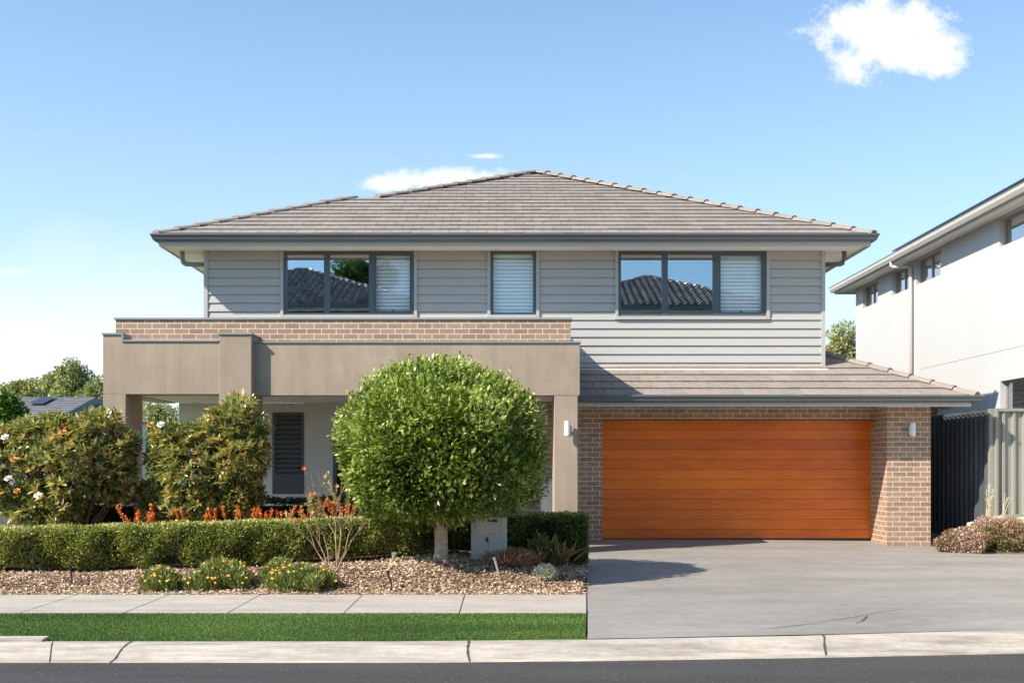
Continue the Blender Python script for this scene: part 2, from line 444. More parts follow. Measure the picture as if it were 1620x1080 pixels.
# ------------------------------------------------------------------ builders
class MB:
    def __init__(s): s.v = []; s.f = []; s.r = []
    def add(s, vs, fs, rnd=0.5):
        o = len(s.v); s.v += [tuple(p) for p in vs]; s.f += [tuple(i + o for i in q) for q in fs]
        s.r += [rnd] * len(vs)
    def box(s, x0, x1, y0, y1, z0, z1, rnd=0.5):
        s.add([(x0, y0, z0), (x1, y0, z0), (x1, y1, z0), (x0, y1, z0), (x0, y0, z1), (x1, y0, z1), (x1, y1, z1), (x0, y1, z1)],
              [(0, 3, 2, 1), (4, 5, 6, 7), (0, 1, 5, 4), (1, 2, 6, 5), (2, 3, 7, 6), (3, 0, 4, 7)], rnd)
    def prof(s, pts, axis, a, b, rnd=0.5):
        """closed 2d profile extruded along x (pts are y,z) or y (pts are x,z)"""
        n = len(pts)
        mk = (lambda t, p: (t, p[0], p[1])) if axis == 'x' else (lambda t, p: (p[0], t, p[1]))
        vs = [mk(a, p) for p in pts] + [mk(b, p) for p in pts]
        fs = [(i, (i + 1) % n, n + (i + 1) % n, n + i) for i in range(n)] + [tuple(range(n))[::-1], tuple(range(n, 2 * n))]
        s.add(vs, fs, rnd)
    def tube(s, pts, rad, n=6, rnd=0.5, cap=True):
        pts = [Vector(p) for p in pts]
        if not hasattr(rad, '__len__'): rad = [rad] * len(pts)
        vs = []; up = Vector((0.31, 0.17, 0.93))
        for i, p in enumerate(pts):
            d = (pts[min(i + 1, len(pts) - 1)] - pts[max(i - 1, 0)]).normalized()
            a = d.cross(up)
            if a.length < 0.05: a = d.cross(Vector((1, 0, 0)))
            a.normalize(); b = d.cross(a)
            vs += [p + (a * math.cos(6.2832 * k / n) + b * math.sin(6.2832 * k / n)) * rad[i] for k in range(n)]
        fs = []
        for i in range(len(pts) - 1):
            fs += [(i * n + k, i * n + (k + 1) % n, (i + 1) * n + (k + 1) % n, (i + 1) * n + k) for k in range(n)]
        if cap: fs += [tuple(range(n))[::-1], tuple(range(len(vs) - n, len(vs)))]
        s.add(vs, fs, rnd)
    def cyl(s, c, r0, r1, h, n=16):
        s.tube([c, (c[0], c[1], c[2] + h)], [r0, r1], n)
    def build(s, name, mat, parent=None, smooth=False, bevel=0, fixn=True):
        me = bpy.data.meshes.new(name)
        me.from_pydata(s.v, [], s.f)
        if fixn:
            import bmesh
            bm = bmesh.new(); bm.from_mesh(me)
            bmesh.ops.recalc_face_normals(bm, faces=bm.faces)
            bm.to_mesh(me); bm.free()
        uv = me.uv_layers.new(name='UVMap')
        for p in me.polygons:
            n = p.normal; ax, ay, az = abs(n.x), abs(n.y), abs(n.z)
            for li in p.loop_indices:
                co = me.vertices[me.loops[li].vertex_index].co
                if ay >= ax and ay >= az: t = (co.x, co.z)
                elif ax >= az: t = (co.y, co.z)
                else: t = (co.x, co.y)
                uv.data[li].uv = t
            p.use_smooth = smooth
        a = me.attributes.new('rnd', 'FLOAT', 'POINT')
        a.data.foreach_set('value', s.r)
        me.materials.append(mat)
        o = bpy.data.objects.new(name, me)
        COL.objects.link(o)
        if parent is not None:
            o.parent = parent
            if parent.type == 'EMPTY': o.location = -parent.location
        if bevel:
            bv = o.modifiers.new('bevel', 'BEVEL'); bv.width = bevel; bv.segments = 2; bv.limit_method = 'ANGLE'
        return o


def tag(o, label=None, cat=None, group=None, kind=None):
    if label: o['label'] = label
    if cat: o['category'] = cat
    if group: o['group'] = group
    if kind: o['kind'] = kind
    return o


def thing(name, label, cat, loc=(0, 0, 0), group=None):
    o = bpy.data.objects.new(name, None)
    COL.objects.link(o)
    o.location = loc
    o.empty_display_size = 0.2
    return tag(o, label, cat, group)


def leaves(name, P, A, size, mat, parent=None, aspect=0.45, fold=0.25, rnd=None, spin=1.0, svar=0.3, curl=0.0):
    """N folded leaves: P bases, A leaf axes (direction the leaf points)"""
    P = np.asarray(P, float); A = np.asarray(A, float); n = len(P)
    A = A / (np.linalg.norm(A, axis=1, keepdims=True) + 1e-9)
    up = np.tile(np.array([0, 0, 1.0]), (n, 1)) + rng.normal(0, 0.45 * spin, (n, 3))
    Sd = np.cross(A, up); Sd /= (np.linalg.norm(Sd, axis=1, keepdims=True) + 1e-9)
    N = np.cross(Sd, A)
    L = (size * (1 + rng.uniform(-svar, svar, n)))[:, None]
    w = L * aspect * 0.5
    mid = P + A * L * 0.5
    tip = P + A * L - N * L * curl
    v = np.stack([P, mid - Sd * w + N * w * fold, tip, mid + Sd * w + N * w * fold], 1).reshape(-1, 3)
    me = bpy.data.meshes.new(name)
    me.vertices.add(4 * n)
    me.vertices.foreach_set('co', v.astype(np.float32).ravel())
    b = np.arange(n)[:, None] * 4
    tri = np.concatenate([b + [0, 2, 1], b + [0, 3, 2]], 1).reshape(-1)
    me.loops.add(6 * n)
    me.loops.foreach_set('vertex_index', tri.astype(np.int32))
    me.polygons.add(2 * n)
    me.polygons.foreach_set('loop_start', (np.arange(2 * n) * 3).astype(np.int32))
    me.update(calc_edges=True)
    if rnd is None: rnd = rng.uniform(0, 1, n)
    a = me.attributes.new('rnd', 'FLOAT', 'POINT')
    a.data.foreach_set('value', np.repeat(rnd, 4).astype(np.float32))
    me.materials.append(mat)
    o = bpy.data.objects.new(name, me)
    COL.objects.link(o)
    if parent is not None:
        o.parent = parent
        if parent.type == 'EMPTY': o.location = -parent.location
    return o


def usphere(n):
    v = rng.normal(0, 1, (n, 3))
    return v / np.linalg.norm(v, axis=1, keepdims=True)


def lump(P, f, seed):
    r = np.random.default_rng(seed)
    out = np.zeros(len(P))
    for k in range(7):
        d = r.normal(0, 1, 3); d /= np.linalg.norm(d)
        out += np.sin(P @ d * f * r.uniform(0.6, 1.7) + r.uniform(0, 6.28))
    return out / 3.0


def wall_open(mb, axis, c0, c1, a0, a1, z0, z1, ops):
    """wall of thickness c0..c1 with rectangular openings (a0,a1,z0,z1)"""
    As = sorted({a0, a1} | {o[0] for o in ops} | {o[1] for o in ops})
    for i in range(len(As) - 1):
        m = (As[i] + As[i + 1]) / 2
        if m < a0 or m > a1: continue
        seg = [(z0, z1)]
        for o in ops:
            if o[0] < m < o[1]:
                ns = []
                for s0, s1 in seg:
                    if o[2] > s0: ns.append((s0, min(s1, o[2])))
                    if o[3] < s1: ns.append((max(s0, o[3]), s1))
                seg = ns
        for s0, s1 in seg:
            if s1 - s0 < 1e-4: continue
            if axis == 'x': mb.box(As[i], As[i + 1], c0, c1, s0, s1)
            else: mb.box(c0, c1, As[i], As[i + 1], s0, s1)


def tiles(mb, O, U, poly, rise, course=0.345, width=0.335, barrel=False, seed=1, thick=0.026):
    """roof tiles: O eave origin, U unit along the eave (plan); polygon in (a, d) with d the plan distance up the slope"""
    r = random.Random(seed)
    O = Vector(O); U = Vector(U); V = Vector((-U.y, U.x, 0))          # plan direction up the slope
    k = math.sqrt(1 + rise * rise)
    Wd = (V + Vector((0, 0, rise))) / k
    N = U.cross(Wd).normalized()
    dmax = max(p[1] for p in poly)
    def span(d):
        xs = []
        for i in range(len(poly)):
            (xa, da), (xb, db) = poly[i], poly[(i + 1) % len(poly)]
            if (da - d) * (db - d) <= 0 and abs(da - db) > 1e-9:
                xs.append(xa + (xb - xa) * (d - da) / (db - da))
        return (min(xs), max(xs)) if len(xs) > 1 else None
    row = 0; b = 0.0
    while b / k < dmax - 0.02:
        b1 = b + course
        d0 = b / k; d1 = min(b1 / k, dmax - 0.001)
        s0 = span(d0 + 0.002); s1 = span(d1 - 0.0015)
        if s0 and s1:
            n0 = s0[0] - width
            x = math.floor(s0[0] / width) * width + (width / 2 if row % 2 and not barrel else 0) - width
            while x < s0[1]:
                xa, xb = x + 0.003, x + width - 0.003
                fa, fb = max(xa, s0[0]), min(xb, s0[1])
                ba, bb = max(xa, s1[0]), min(xb, s1[1])
                if fb - fa > 0.02:
                    if bb - ba < 0.005:
                        c = min(max((xa + xb) / 2, s1[0]), s1[1]); ba, bb = c - 0.002, c + 0.002
                    jit = r.uniform(-0.003, 0.003)
                    h0 = 0.030 + r.uniform(-0.002, 0.003); h1 = 0.004
                    P = lambda a, bbb, h: O + U * a + Wd * bbb + N * h
                    bf = b - 0.02 + jit; bt = d1 * k
                    if not barrel:
                        vs = [P(fa, bf, h0), P(fb, bf, h0), P(bb, bt, h1), P(ba, bt, h1),
                              P(fa, bf, h0 - thick), P(fb, bf, h0 - thick), P(bb, bt, h1 - 0.02), P(ba, bt, h1 - 0.02)]
                        mb.add(vs, [(0, 1, 2, 3), (4, 7, 6, 5), (0, 4, 5, 1), (1, 5, 6, 2), (2, 6, 7, 3), (3, 7, 4, 0)], r.random())
                    else:
                        vs = []; hs = [0, 0.03, 0.11, 0.13, 0.07, 0.0]
                        for q in range(6):
                            t = q / 5
                            vs.append(P(fa + (fb - fa) * t, bf, h0 + 0.07 + hs[q])); vs.append(P(ba + (bb - ba) * t, bt, h1 + hs[q]))
                            vs.append(P(fa + (fb - fa) * t, bf, -0.02))
                        fs = []
                        for q in range(5):
                            i = q * 3; fs.append((i, i + 3, i + 4, i + 1)); fs.append((i + 2, i + 5, i + 3, i))
                        mb.add(vs, fs, r.random())
                x += width
        b = b1; row += 1


def caps(mb, p, q, r0=0.108, piece=0.40, seed=1):
    """overlapping half-round ridge tiles along p to q"""
    rr = random.Random(seed)
    p = Vector(p); q = Vector(q); d = q - p; L = d.length; d.normalize()
    s = d.cross(Vector((0, 0, 1))).normalized(); n = s.cross(d)
    cnt = max(1, round(L / piece)); pl = L / cnt
    for i in range(cnt):
        a = p + d * (i * pl); b = p + d * ((i + 1) * pl + 0.05)
        vs = []
        ra = r0 * 1.16 * rr.uniform(.97, 1.03); rb = r0 * 0.93
        for (c, rad, lift) in ((a, ra, 0.004), (a + d * 0.05, ra * 1.0, 0.004), (a + d * 0.052, ra * 0.9, 0.0), (b, rb, -0.008)):
            for k in range(9):
                an = math.pi * k / 8
                vs.append(c + s * math.cos(an) * rad + n * (math.sin(an) * rad * 0.62 + lift - 0.015))
        fs = []
        for j in range(3):
            fs += [(j * 9 + k, j * 9 + k + 1, (j + 1) * 9 + k + 1, (j + 1) * 9 + k) for k in range(8)]
        fs.append(tuple(range(9))); fs.append(tuple(range(27, 36)))
        mb.add(vs, fs, rr.random())


def quad(name, pts, mat, **k):
    mb = MB(); mb.add(pts, [tuple(range(len(pts)))])
    return mb.build(name, mat, **k)


def gridsheet(name, xs, ys, zf, mat, parent=None, smooth=True):
    nx, ny = len(xs), len(ys)
    mb = MB()
    vs = [(x, y, zf(x, y)) for y in ys for x in xs]
    fs = [(j * nx + i, j * nx + i + 1, (j + 1) * nx + i + 1, (j + 1) * nx + i) for j in range(ny - 1) for i in range(nx - 1)]
    mb.add(vs, fs)
    o = mb.build(name, mat, parent, smooth=smooth)
    return o


def interp(x, xp, fp): return float(np.interp(x, xp, fp))


# ------------------------------------------------------------------ the ground
def ground_z(x, y):
    return interp(y, [-60, -16, -10, -4.5, -4.4, 9.6, 11.0, 12.7, 15, 19, 60, 400], [3.0, 3.0, 1.6, -0.42, -0.55, -0.55, -0.50, -0.36, -0.30, -0.28, -0.3, -0.3])


gridsheet('ground', [-400, -60, -30, -20, -12, -6, 0, 6, 12, 30, 60, 400], [-300, -60, -16, -10, -4.5, -4.4, 0, 9.6, 11.0, 12.7, 15, 19, 40, 60, 400], ground_z, M['ground'], smooth=False)['kind'] = 'structure'
o = gridsheet('road', [-60, -12, -6, 0, 2, 5, 8, 14, 60], [-4.4, 0, 3, 6, 9.0, 9.62, 10.4], lambda x, y: interp(y, [-4.4, 3, 9.6, 10.4], [-0.41, -0.33, -0.412, -0.42]), M['asphalt'])
o['kind'] = 'structure'


def kerb_front(x): return interp(x, [-60, -1, 0.77, 2.8, 5.0, 8, 60], [9.45, 9.45, 9.55, 9.72, 9.98, 10.3, 16])
def kerb_back(x): return interp(x, [-60, -1, 0.77, 2.8, 5.0, 8, 60], [9.94, 9.94, 10.0, 10.16, 10.47, 10.8, 16.5])
def kerb_top(x): return interp(x, [-1, 5], [-0.30, -0.272])


# rolled kerb: lofted profile
kp = [(0.0, 0.0, 0), (0.12, 0.004, 0), (0.34, 0.0, 0), (0.5, -0.022, 0), (0.63, -0.062, 0), (0.72, -0.092, 0), (0.78, -0.100, 0), (1.0, -0.112, 0), (1.0, -0.2, 0)]
mb = MB()
xs = [-60, -20, -12] + [round(-9 + 0.25 * i, 3) for i in range(80)] + [12, 20, 60]
vs = []
for x in xs:
    fb, ff, zt = kerb_back(x), kerb_front(x), kerb_top(x)
    for t, dz, _ in kp: vs.append((x, fb + (ff - fb) * t, zt + dz))
n = len(kp)
mb.add(vs, [(i * n + k, i * n + k + 1, (i + 1) * n + k + 1, (i + 1) * n + k) for i in range(len(xs) - 1) for k in range(n - 1)])
kerb = mb.build('kerb', M['kerb'], smooth=True)
kerb['kind'] = 'structure'


def ribbon(mb, path, zoff, wid):
    """thin dark joint following the kerb or slab: path of (x, y, z)"""
    L = [Vector(p) for p in path]
    vs = []
    for i, p in enumerate(L):
        d = (L[min(i + 1, len(L) - 1)] - L[max(i - 1, 0)]); s = Vector((-d.y, d.x, 0)).normalized()
        w = wid * random.uniform(0.6, 1.3) * (0.25 if i in (0, len(L) - 1) and len(L) > 3 else 1)
        vs += [p + s * w + Vector((0, 0, zoff)), p - s * w + Vector((0, 0, zoff))]
    mb.add(vs, [(2 * i, 2 * i + 1, 2 * i + 3, 2 * i + 2) for i in range(len(L) - 1)])


mb = MB()
for px_t, px_b in ((212, 175), (741, 742), (1294, 1302)):
    xt = PX(px_t, 9.95 if px_t < 1000 else 10.3); xb = PX(px_b, 9.5 if px_t < 1000 else 9.8)
    path = []
    for t in np.linspace(0, 1, 14):
        x = xt + (xb - xt) * (t ** 1.5) + 0.006 * math.sin(t * 9 + px_t)
        yy = kerb_back(x) + (kerb_front(x) - kerb_back(x)) * t
        zz = kerb_top(x) + interp(t, [q[0] for q in kp[:-1]], [q[1] for q in kp[:-1]])
        path.append((x, yy, zz))
    ribbon(mb, path, 0.004, 0.011)
# straight joint of the lay-back at the left
xj = PX(74, 9.8)
ribbon(mb, [(xj + 0.17 * t, kerb_back(xj) + (kerb_front(xj) - kerb_back(xj)) * t, kerb_top(xj) + interp(t, [q[0] for q in kp[:-1]], [q[1] for q in kp[:-1]])) for t in (0, .34, .5, .63, .72, .78, 1)], 0.004, 0.006)
mb.build('joint', M['crack'], kerb, fixn=False)
# raised lay-back top behind the kerb at the far left
mb = MB()
mb.prof([(9.90, -0.35), (9.90, -0.278), (10.05, -0.268), (10.10, -0.35)], 'x', -20, PX(70, 9.95))
mb.build('layback', M['kerb'], kerb)


def foot_z(x, y): return interp(y, [11.2, 12.7], [-0.205, -0.195])
def drive_left(y): return 0.757 + 0.0745 * (y - 9.9)
def drive_z(x, y):
    return interp(y, [10.0, 11.3, 12.7, 15, 18.6, 19.6], [-0.296, -0.225, -0.19, -0.12, -0.05, -0.004]) - max(0, x - 3) * 0.008 * interp(y, [13, 18], [0, 1])


# footpath slabs
mb = MB()
joints = [-13.1, -11.9] + [round(-10.70 + 1.2 * k, 3) for k in range(0, 9)]
joints = [j + 0.6 * 0 for j in [-15.85, -14.65, -13.45, -12.25, -11.05, -9.85, -8.65, -7.45, -6.25, -5.05, -3.97, -2.89, -1.68, -0.48]]
for a, b in zip(joints, joints[1:] + [0.86]):
    g = 0.005
    xr = lambda y: b - g if b < 0.8 else drive_left(y) - 0.012
    mb.add([(a + g, 11.2, -0.205), (xr(11.2), 11.2, -0.205), (xr(12.7), 12.7, -0.195), (a + g, 12.7, -0.195),
            (a + g, 11.2, -0.3), (xr(11.2), 11.2, -0.3), (xr(12.7), 12.7, -0.3), (a + g, 12.7, -0.3)],
           [(0, 1, 2, 3), (0, 4, 5, 1), (1, 5, 6, 2), (2, 6, 7, 3), (3, 7, 4, 0)])
fp = mb.build('footpath', M['concrete'], bevel=0.006); fp['kind'] = 'structure'

# driveway
ys = [9.9, 10.2, 10.6, 11.0, 11.3, 12, 12.7, 13.5, 15, 16.5, 18, 18.6, 19.0, 19.8]
xr = [0, 0.05, 0.2, 0.4, 0.6, 0.8, 1.0]
mb = MB(); vs = []
for y in ys:
    for t in xr:
        x = drive_left(y) + (13.0 - drive_left(y)) * t
        yy = kerb_back(x) + 0.012 if y == 9.9 else max(y, kerb_back(x) + 0.012 + (y - 9.9) * 0.5)
        vs.append((x, yy, drive_z(x, y) if y > 9.95 else kerb_top(x) + 0.004))
nx = len(xr)
mb.add(vs, [(j * nx + i, j * nx + i + 1, (j + 1) * nx + i + 1, (j + 1) * nx + i) for j in range(len(ys) - 1) for i in range(nx - 1)])
drive = mb.build('driveway', M['drive'], smooth=True); drive['kind'] = 'structure'
mb = MB()
pts = [(1205, 991), (1255, 987), (1290, 984), (1320, 980), (1352, 977), (1372, 974), (1400, 970), (1425, 967), (1450, 966)]
path = []
for a, b in pts:
    D = (EYE + 0.245) * F / (b - 735)
    path.append((PX(a, D), D, drive_z(PX(a, D), D)))
ribbon(mb, path, 0.005, 0.0045)
pts = [(1353, 984), (1363, 982), (1372, 976)]
path = [(PX(a, (EYE + .245) * F / (b - 735)), (EYE + .245) * F / (b - 735), -0.262) for a, b in pts]
ribbon(mb, [(p[0], p[1], drive_z(p[0], p[1])) for p in path], 0.008, 0.005)
mb.build('crack', M['crack'], drive, fixn=False)

# turf strip
turf_z = lambda x, y: interp(y, [9.94, 11.2], [-0.305, -0.215])
quad('turf_base', [(-16, 9.93, -0.31), (0.74, 9.99, -0.31), (0.84, 11.2, -0.22), (-16, 11.2, -0.22)], M['turf_base'])['kind'] = 'structure'
n = 190000
X = rng.uniform(-7, 0.86, n); Y = 9.95 + (11.2 - 9.95) * rng.uniform(0, 1, n)
ok = (X < 0.757 + 0.0745 * (Y - 9.9) - 0.02) & (~((X < PX(76, 9.95)) & (Y < 10.12)))
X = X[ok]; Y = Y[ok]; n = len(X)
Z = np.interp(Y, [9.94, 11.2], [-0.312, -0.222])
A = np.stack([rng.normal(0, .75, n), rng.normal(0, .6, n), np.ones(n)], 1)
rr = np.clip(0.5 + 0.2 * lump(np.stack([X * 0.8, Y * 4, Z], 1), 2.2, 5) + rng.normal(0, 0.22, n), 0, 1)
tag(leaves('turf_grass', np.stack([X, Y, Z], 1), A, 0.019, M['grass_blade'], aspect=0.2, rnd=rr), 'short bright green turf strip between footpath and kerb', 'grass', kind='stuff')


# mulch bed
def mulch_z(x, y):
    amp = interp(x, [-7, -4, -2.2, -0.9, 0.0, 0.9, 1.3], [0.13, 0.15, 0.22, 0.31, 0.24, 0.12, 0.1])
    t = min(max((y - 12.68) / 1.1, 0), 1); t = t * t * (3 - 2 * t)
    return -0.2 + amp * t + 0.012 * math.sin(3.1 * x + 2 * y) * t


gridsheet('mulch_bed', list(np.linspace(-9, 0.86, 60)), list(np.linspace(12.7, 16.4, 30)), lambda x, y: mulch_z(x, y) - 0.006, M['soil'])['kind'] = 'structure'
n = 64000
Y = 12.67 + 2.6 * rng.uniform(0, 1, n) ** 1.3; X = rng.uniform(-7.2, 1.15, n)
ok = (X < 0.757 + 0.0745 * (Y - 9.9) - 0.03 + rng.normal(0, .015, n)); X = X[ok]; Y = Y[ok]; n = len(X)
Z = np.array([mulch_z(a, b) for a, b in zip(X, Y)]) + rng.uniform(-0.002, 0.018, n)
A = np.stack([rng.normal(0, 1, n), rng.normal(0, 1, n), rng.normal(0, 0.28, n)], 1)
rr = np.clip(rng.normal(0.55, 0.24, n) + 0.12 * lump(np.stack([X, Y, Z], 1), 3, 9), 0, 1)
tag(leaves('bark_chips', np.stack([X, Y, Z], 1), A, 0.042, M['mulch'], aspect=0.38, fold=0.35, rnd=rr, spin=0.8, svar=0.6), 'pale bark chip mulch spread over the garden bed', 'mulch', kind='stuff')

# side street and verges to the left, beyond the garden
def strip(name, x0, x1, z, mat, y0=17, y1=200):
    quad(name, [(x0, y0, z), (x1, y0, z), (x1, y1, z - 0.05), (x0, y1, z - 0.05)], mat)['kind'] = 'structure'
strip('lawn', -9.4, -7.0, -0.055, M['lawn'], 13, 60)
strip('side_street', -13.2, -9.4, 0.0, M['asphalt'], 10.5)
strip('pavement', -14.0, -13.2, 0.03, M['concrete'])
strip('far_lawn', -17.4, -14.0, 0.02, M['lawn'])
strip('path', -21.0, -17.4, 0.03, M['shaded_road'])  # stretch of road with its shade coloured in as blue-grey
strip('verge', -60.0, -21.0, 0.03, M['lawn'])

# ------------------------------------------------------------------ THE HOUSE
WY = 19.5                                     # plane of the upper wall
house = thing('house', 'two-storey grey weatherboard house with taupe portico and orange garage door', 'house', (0, 19, 0))
wins = [(PX(444, WY), PX(660, WY), [PX(517, WY), PX(588, WY)], 3.985, 5.205, 'three-pane upper window above the brick parapet'),
        (PX(771, WY), PX(853, WY), [], 3.985, 5.205, 'narrow upper window with a closed white blind'),
        (PX(973, WY), PX(1217, WY), [PX(1052, WY), PX(1133, WY)], 3.962, 5.205, 'three-pane upper window above the garage')]
mb = MB()
wall_open(mb, 'x', WY + 0.012, WY + 0.12, -5.45, 5.77, 3.0, 5.22, [(a + .05, b - .05, z0 + .05, z1 - 0.03) for a, b, _, z0, z1, _ in wins])
mb.box(-5.45, -5.33, WY + 0.12, 30, 3.0, 5.22); mb.box(5.65, 5.77, WY + 0.12, 30, 3.0, 5.22); mb.box(-5.45, 5.77, 29.9, 30, 3.0, 5.22)
mb.build('upper_wall', M['clad'], house)
# weatherboards
rows = [3.06, 3.180]
while rows[-1] < 5.1: rows.append(rows[-1] + 0.1546)
rows[-1] = 5.206
mb = MB()
for i in range(len(rows) - 1):
    z0, z1 = rows[i], rows[i + 1]
    segs = [(-5.40, 5.72)]
    for a, b, _, wz0, wz1, _ in wins:
        if z1 > wz0 + 0.06:
            ns = []
            for s0, s1 in segs:
                if b <= s0 or a >= s1: ns.append((s0, s1)); continue
                ns += [(s0, a), (b, s1)]
            segs = ns
    for s0, s1 in segs:
        mb.prof([(WY + 0.011, z0 - 0.0), (WY - 0.026, z0 + 0.002), (WY - 0.026, z0 + 0.012), (WY - 0.006, z1 - 0.006), (WY + 0.011, z1 - 0.006)], 'x', s0, s1)
mb.build('weatherboards', M['clad'], house)
mb = MB()
for x0, x1 in ((-5.47, -5.40), (5.72, 5.79)):
    mb = MB(); mb.box(x0, x1, WY - 0.036, WY + 0.05, 3.03, 5.206)
    mb.build('corner_trim', M['clad'], house)

for wi, (a, b, mull, z0, z1, lab) in enumerate(wins):
    f = MB()
    # trim (pale) round the frame
    t = 0.055
    f.box(a, a + t, WY - 0.045, WY + 0.09, z0, z1); f.box(b - t, b, WY - 0.045, WY + 0.09, z0, z1)
    f.box(a + t, b - t, WY - 0.05, WY + 0.09, z0, z0 + 0.06)
    tr = f.build('window', M['clad'], house); tr['label'] = lab
    ia, ib, iz0, iz1 = a + t, b - t, z0 + 0.06, z1
    f = MB(); fw = 0.052
    f.box(ia, ia + fw, WY - 0.015, WY + 0.075, iz0, iz1); f.box(ib - fw, ib, WY - 0.015, WY + 0.075, iz0, iz1)
    f.box(ia + fw, ib - fw, WY - 0.015, WY + 0.075, iz0, iz0 + 0.045); f.box(ia + fw, ib - fw, WY - 0.015, WY + 0.075, iz1 - 0.05, iz1)
    for m in mull: f.box(m - 0.05, m + 0.05, WY - 0.018, WY + 0.075, iz0 + 0.045, iz1 - 0.05)
    # awning sash of the last pane
    if mull:
        m = mull[-1] + 0.05
        for q in ((m, m + .03, iz0 + .045, iz1 - .05), (ib - fw - .03, ib - fw, iz0 + .045, iz1 - .05), (m + .03, ib - fw - .03, iz0 + .045, iz0 + .075), (m + .03, ib - fw - .03, iz1 - .08, iz1 - .05)):
            f.box(q[0], q[1], WY - 0.005, WY + 0.04, q[2], q[3])
        f.box((m + ib - fw) / 2 - .02, (m + ib - fw) / 2 + .02, WY - 0.0, WY + 0.02, iz0 + .075, iz0 + .105)
    f.build('frame', M['frame'], tr)
    ed = [ia + fw] + [x for m in mull for x in (m - 0.05, m + 0.05)] + [ib - fw]
    for k in range(0, len(ed), 2):
        g = MB(); g.box(ed[k], ed[k + 1], WY + 0.042, WY + 0.048, iz0 + .04, iz1 - .045)
        g.build('pane', M['glass_blind'] if k == len(ed) - 2 else M['glass'], tr)
    # blind behind the last pane
    f = MB(); k = len(ed) - 2
    ba, bb = ed[k] + 0.005, ed[k + 1] - 0.005
    zz = iz0 + 0.05
    while zz < iz1 - 0.08:
        f.prof([(WY + 0.072, zz), (WY + 0.092, zz + 0.056), (WY + 0.095, zz + 0.056), (WY + 0.078, zz - 0.004)], 'x', ba, bb)
        zz += 0.066
    f.box(ba, bb, WY + .07, WY + .1, iz1 - 0.08, iz1 - .045)
    f.build('blind', M['blind'], tr)
    f = MB()
    X0, X1, Y0, Y1, Z0, Z1 = a + .03, b - .03, WY + 0.125, WY + 3.0, z0 - 0.3, z1 + 0.005
    vs = [(X0, Y0, Z0), (X1, Y0, Z0), (X1, Y1, Z0), (X0, Y1, Z0), (X0, Y0, Z1), (X1, Y0, Z1), (X1, Y1, Z1), (X0, Y1, Z1)]
    f.add(vs, [(0, 1, 2, 3), (4, 7, 6, 5), (1, 5, 6, 2), (2, 6, 7, 3), (3, 7, 4, 0)])
    f.build('room', M['room'], tr, fixn=False)

# ---- roof over the upper floor
RISE = 0.455
EY = 18.86; ER = 6.47; EL = -6.15; EZ = 5.375; YB = 30.4
pk = (0.695, 24.62)
zt = lambda d: EZ + d * RISE
roof = MB()
tiles(roof, (0, EY, EZ), (1, 0, 0), [(EL, 0), (ER, 0), (pk[0], pk[1] - EY), (-2.62, 3.05), (-3.10, 3.05)], RISE, seed=3)
tiles(roof, (ER, 0, EZ), (0, 1, 0), [(EY, 0), (YB, 0), (pk[1], ER - pk[0])], RISE, seed=4)
tiles(roof, (EL, 0, EZ), (0, -1, 0), [(-EY, 0), (-YB, 0), (-(YB - 3.05), 3.05), (-21.91, 3.05)], RISE, seed=5)
tiles(roof, (0, YB, EZ), (-1, 0, 0), [(-ER, 0), (-EL, 0), (3.10, 3.05), (-pk[0], YB - pk[1])], RISE, seed=6)
# closing sheets below the tiles
def sh(*p): roof.add([(x, y, z - 0.03) for x, y, z in p], [tuple(range(len(p)))])
Pk = (pk[0], pk[1], zt(pk[1] - EY)); A1 = (EL, EY, EZ); B1 = (ER, EY, EZ); C1 = (ER, YB, EZ); D1 = (EL, YB, EZ)
L1 = (-3.10, 21.91, zt(3.05)); L2 = (-2.62, 21.91, zt(3.05)); L3 = (-3.10, YB - 3.05, zt(3.05)); L4 = (-2.62, YB - 3.05, zt(3.05))
sh(A1, B1, Pk, L2, L1); sh(B1, C1, Pk); sh(D1, A1, L1, L3); sh(C1, D1, L3, L4, Pk); sh(L1, L2, L4, L3); sh(L2, Pk, L4)
rf = roof.build('roof', M['tile'], house, fixn=False)
c = MB()
def lift(p, h=0.008): return (p[0], p[1], p[2] + h)
for k, (p_, q_) in enumerate(((lift(A1), lift(L1, .015)), (lift(L2, .02), lift(Pk, .05)), (lift(B1), lift(Pk, .05)), (lift(C1), lift(Pk)), (lift(D1), lift(L3)))):
    c = MB(); caps(c, p_, q_, seed=1 + k); c.build('ridge_caps', M['cap'], rf, smooth=False, fixn=False)


def gutter_front(mb, x0, x1, y, z):   # y is the front lip, z the top
    mb.prof([(y, z), (y + .012, z), (y + .018, z - .018), (y + .11, z - .02), (y + .115, z - .115), (y + .06, z - .125), (y + .028, z - .095), (y + .018, z - .05), (y - 0.003, z - .025)], 'x', x0, x1)
def gutter_side(mb, y0, y1, x, z, s):  # s=+1: lip towards +x
    mb.prof([(x, z), (x - s * .012, z), (x - s * .018, z - .018), (x - s * .11, z - .02), (x - s * .115, z - .115), (x - s * .06, z - .125), (x - s * .028, z - .095), (x - s * .018, z - .05), (x + s * 0.003, z - .025)], 'y', y0, y1)
def mitred_gutter(mb, x0, x1, y, z, mx0=True, mx1=True):
    pr = [(0, 0), (.012, 0), (.018, -.018), (.11, -.02), (.115, -.115), (.06, -.125), (.028, -.095), (.018, -.05), (-.003, -.025)]
    vs = [(x0 + (dy if mx0 else 0), y + dy, z + dz) for dy, dz in pr] + [(x1 - (dy if mx1 else 0), y + dy, z + dz) for dy, dz in pr]
    n = len(pr)
    mb.add(vs, [(i, (i + 1) % n, n + (i + 1) % n, n + i) for i in range(n)])


